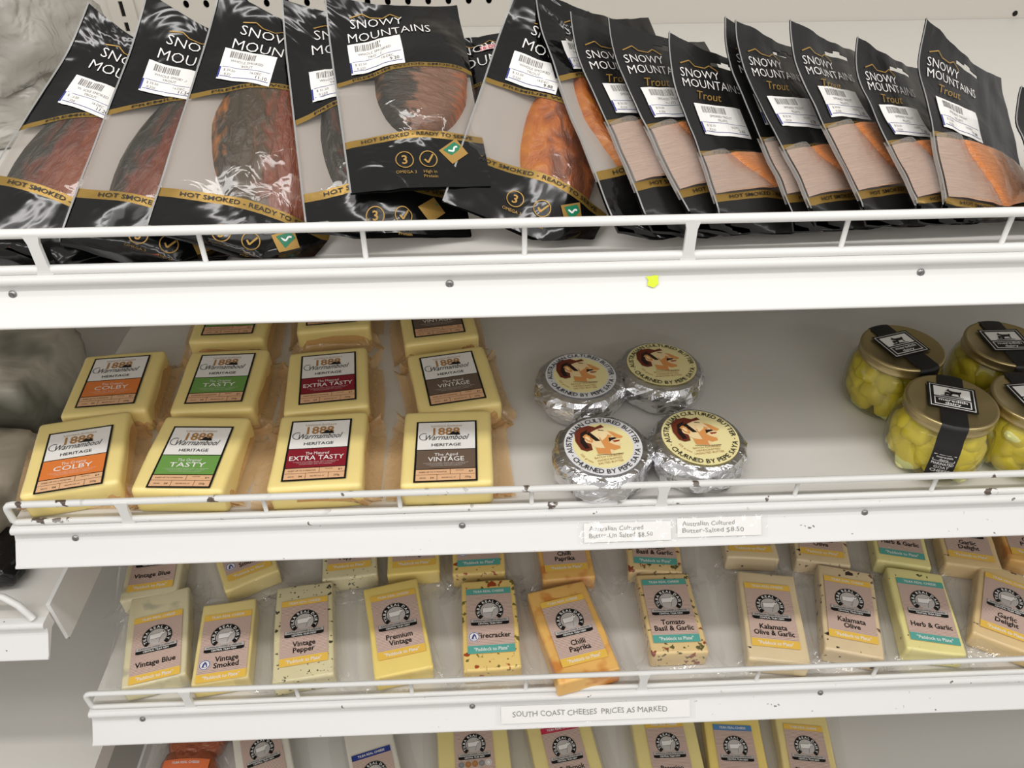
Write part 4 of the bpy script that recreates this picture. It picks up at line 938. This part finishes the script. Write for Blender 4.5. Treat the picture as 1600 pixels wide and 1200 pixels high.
# gathered orange-red parcels, bottom left
def parcel(px, py, label, lab=True, seed=0):
    p = at(px, py, Z4+0.02)
    t = empty('cheese_parcel', (p.x, p.y, Z4+0.001)); tag(t, label, 'cheese', 'orange-red parcels on the bottom shelf')
    mb = MB(); R = 0.040
    def jit(r, z, a, j): return r*(1+0.10*noise.noise(Vector((math.cos(a)*2+seed, math.sin(a)*2, z*40)))+0.05*noise.noise(Vector((math.cos(a)*7, math.sin(a)*7+seed, z*80)))), max(0, z+0.002*noise.noise(Vector((math.cos(a)*4, math.sin(a)*4, seed+j))))
    mb.lathe([(0.0005, 0), (R*0.8, 0), (R*0.98, 0.006), (R, 0.014), (R*0.93, 0.022), (R*0.75, 0.028), (R*0.4, 0.031), (0.0005, 0.032)], 'meat', 40, jit); mb.build('cheese', t)
    q = Print(); q.rect(-0.030, -0.004, 0.030, 0.011, 'meat_label', 0, 8, 2); fn = lambda x, y, h: (x, y, 0.0335-5.5*(x*x)*0.9-3*y*y+h)
    lb = q.build('label', t, fn); q = Print(); q.text('TILBA REAL CHEESE', 0, 0.006, 0.003, 'ink_white', 0, width=0.036, bold=0.02); q.build('lettering', lb, fn, 0.0004)
    rnd = random.Random(seed)
    link('clear_film', wrap_ring(0.07, 0.07, 0.03, 0.01, rnd, [0.0, 0.006, 0.014, 0.024], [0.022, 0.012, 0.004, 0.002], 'clear_wrap', 0.014, 0.012, crinkle=0.003), t)
parcel(308, 1153, 'orange-red cheese parcel further back on the bottom shelf, half under the lip', seed=2)
parcel(292, 1206, 'orange-red cheese parcel with orange label at the lower picture edge', seed=5)

# ================================================================== TICKETS AND STICKER ON THE FASCIAS
def on_fascia(yf, z):
    """x, s (distance down the sloping face), h -> world; face runs from (0.0048,-0.019)*0.88 to (0.0185,-0.0365)*0.88"""
    a = Vector((0, yf-0.0048*0.88, z-0.0190*0.88)); b = Vector((0, yf-0.0185*0.88, z-0.0365*0.88)); d = (b-a).normalized(); n = Vector((0, -d.z*-1, 0))
    n = Vector((0, d.z, -d.y)); n = n if n.y < 0 else -n
    return lambda x, s_, h: Vector((x, 0, 0))+a+d*s_+n*h
def ticket(yf, z, pxl, pxr, py, lines, label, name='price_ticket', s0=-0.002, s1=0.017, hh=0.0042, dirty=False, rot=0.0, sleeve=True):
    fn = on_fascia(yf, z); xl = on_y(pxl, py, yf-0.01).x; xr = on_y(pxr, py, yf-0.01).x
    o0 = fn((xl+xr)/2, s1, 0); t = empty(name, o0); tag(t, label, 'ticket')
    F = lambda x, y, h: tuple(fn((xl+xr)/2+x, (s0+s1)/2-y, h)-o0)
    w2 = (xr-xl)/2; hh2 = (s1-s0)/2
    ca, sa = math.cos(rot), math.sin(rot)
    p = Print(); p.rect(-w2, -hh2, w2, hh2, 'ink_paper', 0, 8, 2); pb = p.build('paper', t, F, 0.0012 if not dirty else 0.001)
    p = Print()
    for i, s_ in enumerate(lines):
        y = (len(lines)-1)/2*hh*1.55-i*hh*1.55
        p.text(s_, -w2*0.88, y+0.0006, hh, 'ink_pencil', 0, align='l', width=w2*(1.35 if len(lines) > 1 else 1.78)*(1.08 if i else 0.92), jit=0.10)
    p.build('handwriting', pb, F, 0.0014)
    if sleeve:
        mb = MB(); mb.grid(lambda u, v: F(u*(w2+0.006), v*(hh2+0.0015), 0.0022+0.0012*noise.noise(Vector((u*6+xl*9, v*3, 2)))), lerp(-1, 1, 24), lerp(-1, 1, 6), 'sleeve_film'); mb.build('clear_sleeve', t)
    return t
ticket(Y2, Z2, 912, 1047, 838, ['Australian Cultured', 'Butter-Un Salted $8.50'], 'handwritten paper ticket for unsalted butter taped to the middle shelf front', s0=-0.0015, s1=0.0165)
ticket(Y2, Z2, 1058, 1188, 830, ['Australian Cultured', 'Butter-Salted $8.50'], 'handwritten paper ticket for salted butter, right of the other ticket', s0=-0.0035, s1=0.0145)
ticket(Y3, Z3, 783, 1076, 1115, ['SOUTH COAST CHEESES  PRICES AS MARKED'], 'long handwritten paper strip taped to the lower shelf front', 'price_strip', hh=0.0058, dirty=True)
fn = on_fascia(Y1, Z1); x = on_y(1018, 430, Y1).x; o0 = fn(x, -0.004, 0)
p = Print(); p.poly([(-0.004, -0.003), (0.001, -0.005), (0.005, -0.002), (0.0045, 0.003), (0.0055, 0.004), (0.002, 0.005), (-0.001, 0.004), (-0.005, 0.004), (-0.003, 0.001)], 'ink_lime', 0)
o = p.build('sticker_scrap', None, lambda x_, y_, h: tuple(fn(x_, -0.001-y_, h+0.0012)-fn(0, -0.001, 0))); o.location = fn(x, -0.001, 0)
tag(o, 'torn lime-yellow sticker scrap on the upper shelf front', 'sticker')

# ================================================================== WRAPPED PACKAGES AT THE LEFT EDGE
def lumpy(name, c, size, m, seed, label, cat, group=None, amp=0.16, rot=0.0, fm=None, box=0.55):
    t = empty(name, (c[0], c[1], c[2]), (0, 0, rot)); tag(t, label, cat, group)
    def blob(k, mm, nm):
        bm = bmesh.new(); bmesh.ops.create_cube(bm, size=2); bmesh.ops.subdivide_edges(bm, edges=bm.edges[:], cuts=11, use_grid_fill=True)
        for v in bm.verts:
            q = v.co.copy(); s_ = q.normalized()*1.0; q = q*box+s_*(1.06-box)
            n = noise.noise(q*1.6+Vector((seed, 0, 0)))*amp+noise.noise(q*4.5+Vector((0, seed, 0)))*amp*0.4+0.25*amp*abs(noise.noise(q*9+Vector((0, seed, 3))))
            q *= (1+n)*k
            v.co = Vector((q.x*size[0]/2, q.y*size[1]/2, max(0.0008 if k < 1.01 else 0.0004, (q.z+1)*size[2]/2)))
        for f in bm.faces: f.smooth = True
        me = bpy.data.meshes.new(nm); bm.to_mesh(me); bm.free(); me.materials.append(MATS[mm]); link(nm, me, t)
    blob(1.0, m, 'contents')
    if fm: blob(1.05, fm, 'plastic_film')
    return t
mat('parcel_paper', (206, 200, 190), 0.5, bump=0.5, bscale=10, bdist=0.01, vary=0.05, vscale=9)
pa = at(-40, 205, Z1)
lumpy('film_parcel', (pa.x, pa.y, Z1), (0.16, 0.13, 0.055), 'parcel_paper', 3.1, 'lower whitish parcel in cloudy film, top left behind the first fish pouch', 'parcel', 'film-wrapped parcels', fm='cloudy_wrap', box=0.80, rot=0.3)
lumpy('film_parcel', (pa.x+0.01, pa.y+0.035, Z1+0.056), (0.19, 0.16, 0.075), 'parcel_paper', 7.7, 'upper whitish parcel in cloudy film lying on the lower one, top left corner', 'parcel', 'film-wrapped parcels', fm='cloudy_wrap', amp=0.12, box=0.82, rot=-0.25)
for i, (px, py, sz, m, lab) in enumerate(((40, 640, (0.20, 0.17, 0.10), 'dark_pack', 'large dark vacuum pack in cloudy film, left edge level with the cheese blocks'), (-30, 800, (0.19, 0.15, 0.07), 'dark_pack_b', 'grey-brown vacuum pack in front at the left edge, beside the cheese rail'))):
    p = at(px, py, ZN)
    lumpy('vacuum_pack', (p.x-0.03, p.y, ZN), sz, m, 2.3+i*4, lab, 'food pack', 'vacuum packs on the neighbouring shelf', amp=0.10)
p = at(14, 920, ZN); lumpy('vacuum_pack', (p.x-0.06, p.y+0.03, ZN), (0.15, 0.07, 0.03), 'black_pouch', 9.2, 'flat black pouch lying behind the short rail at the left edge', 'food pack', 'vacuum packs on the neighbouring shelf', amp=0.12)
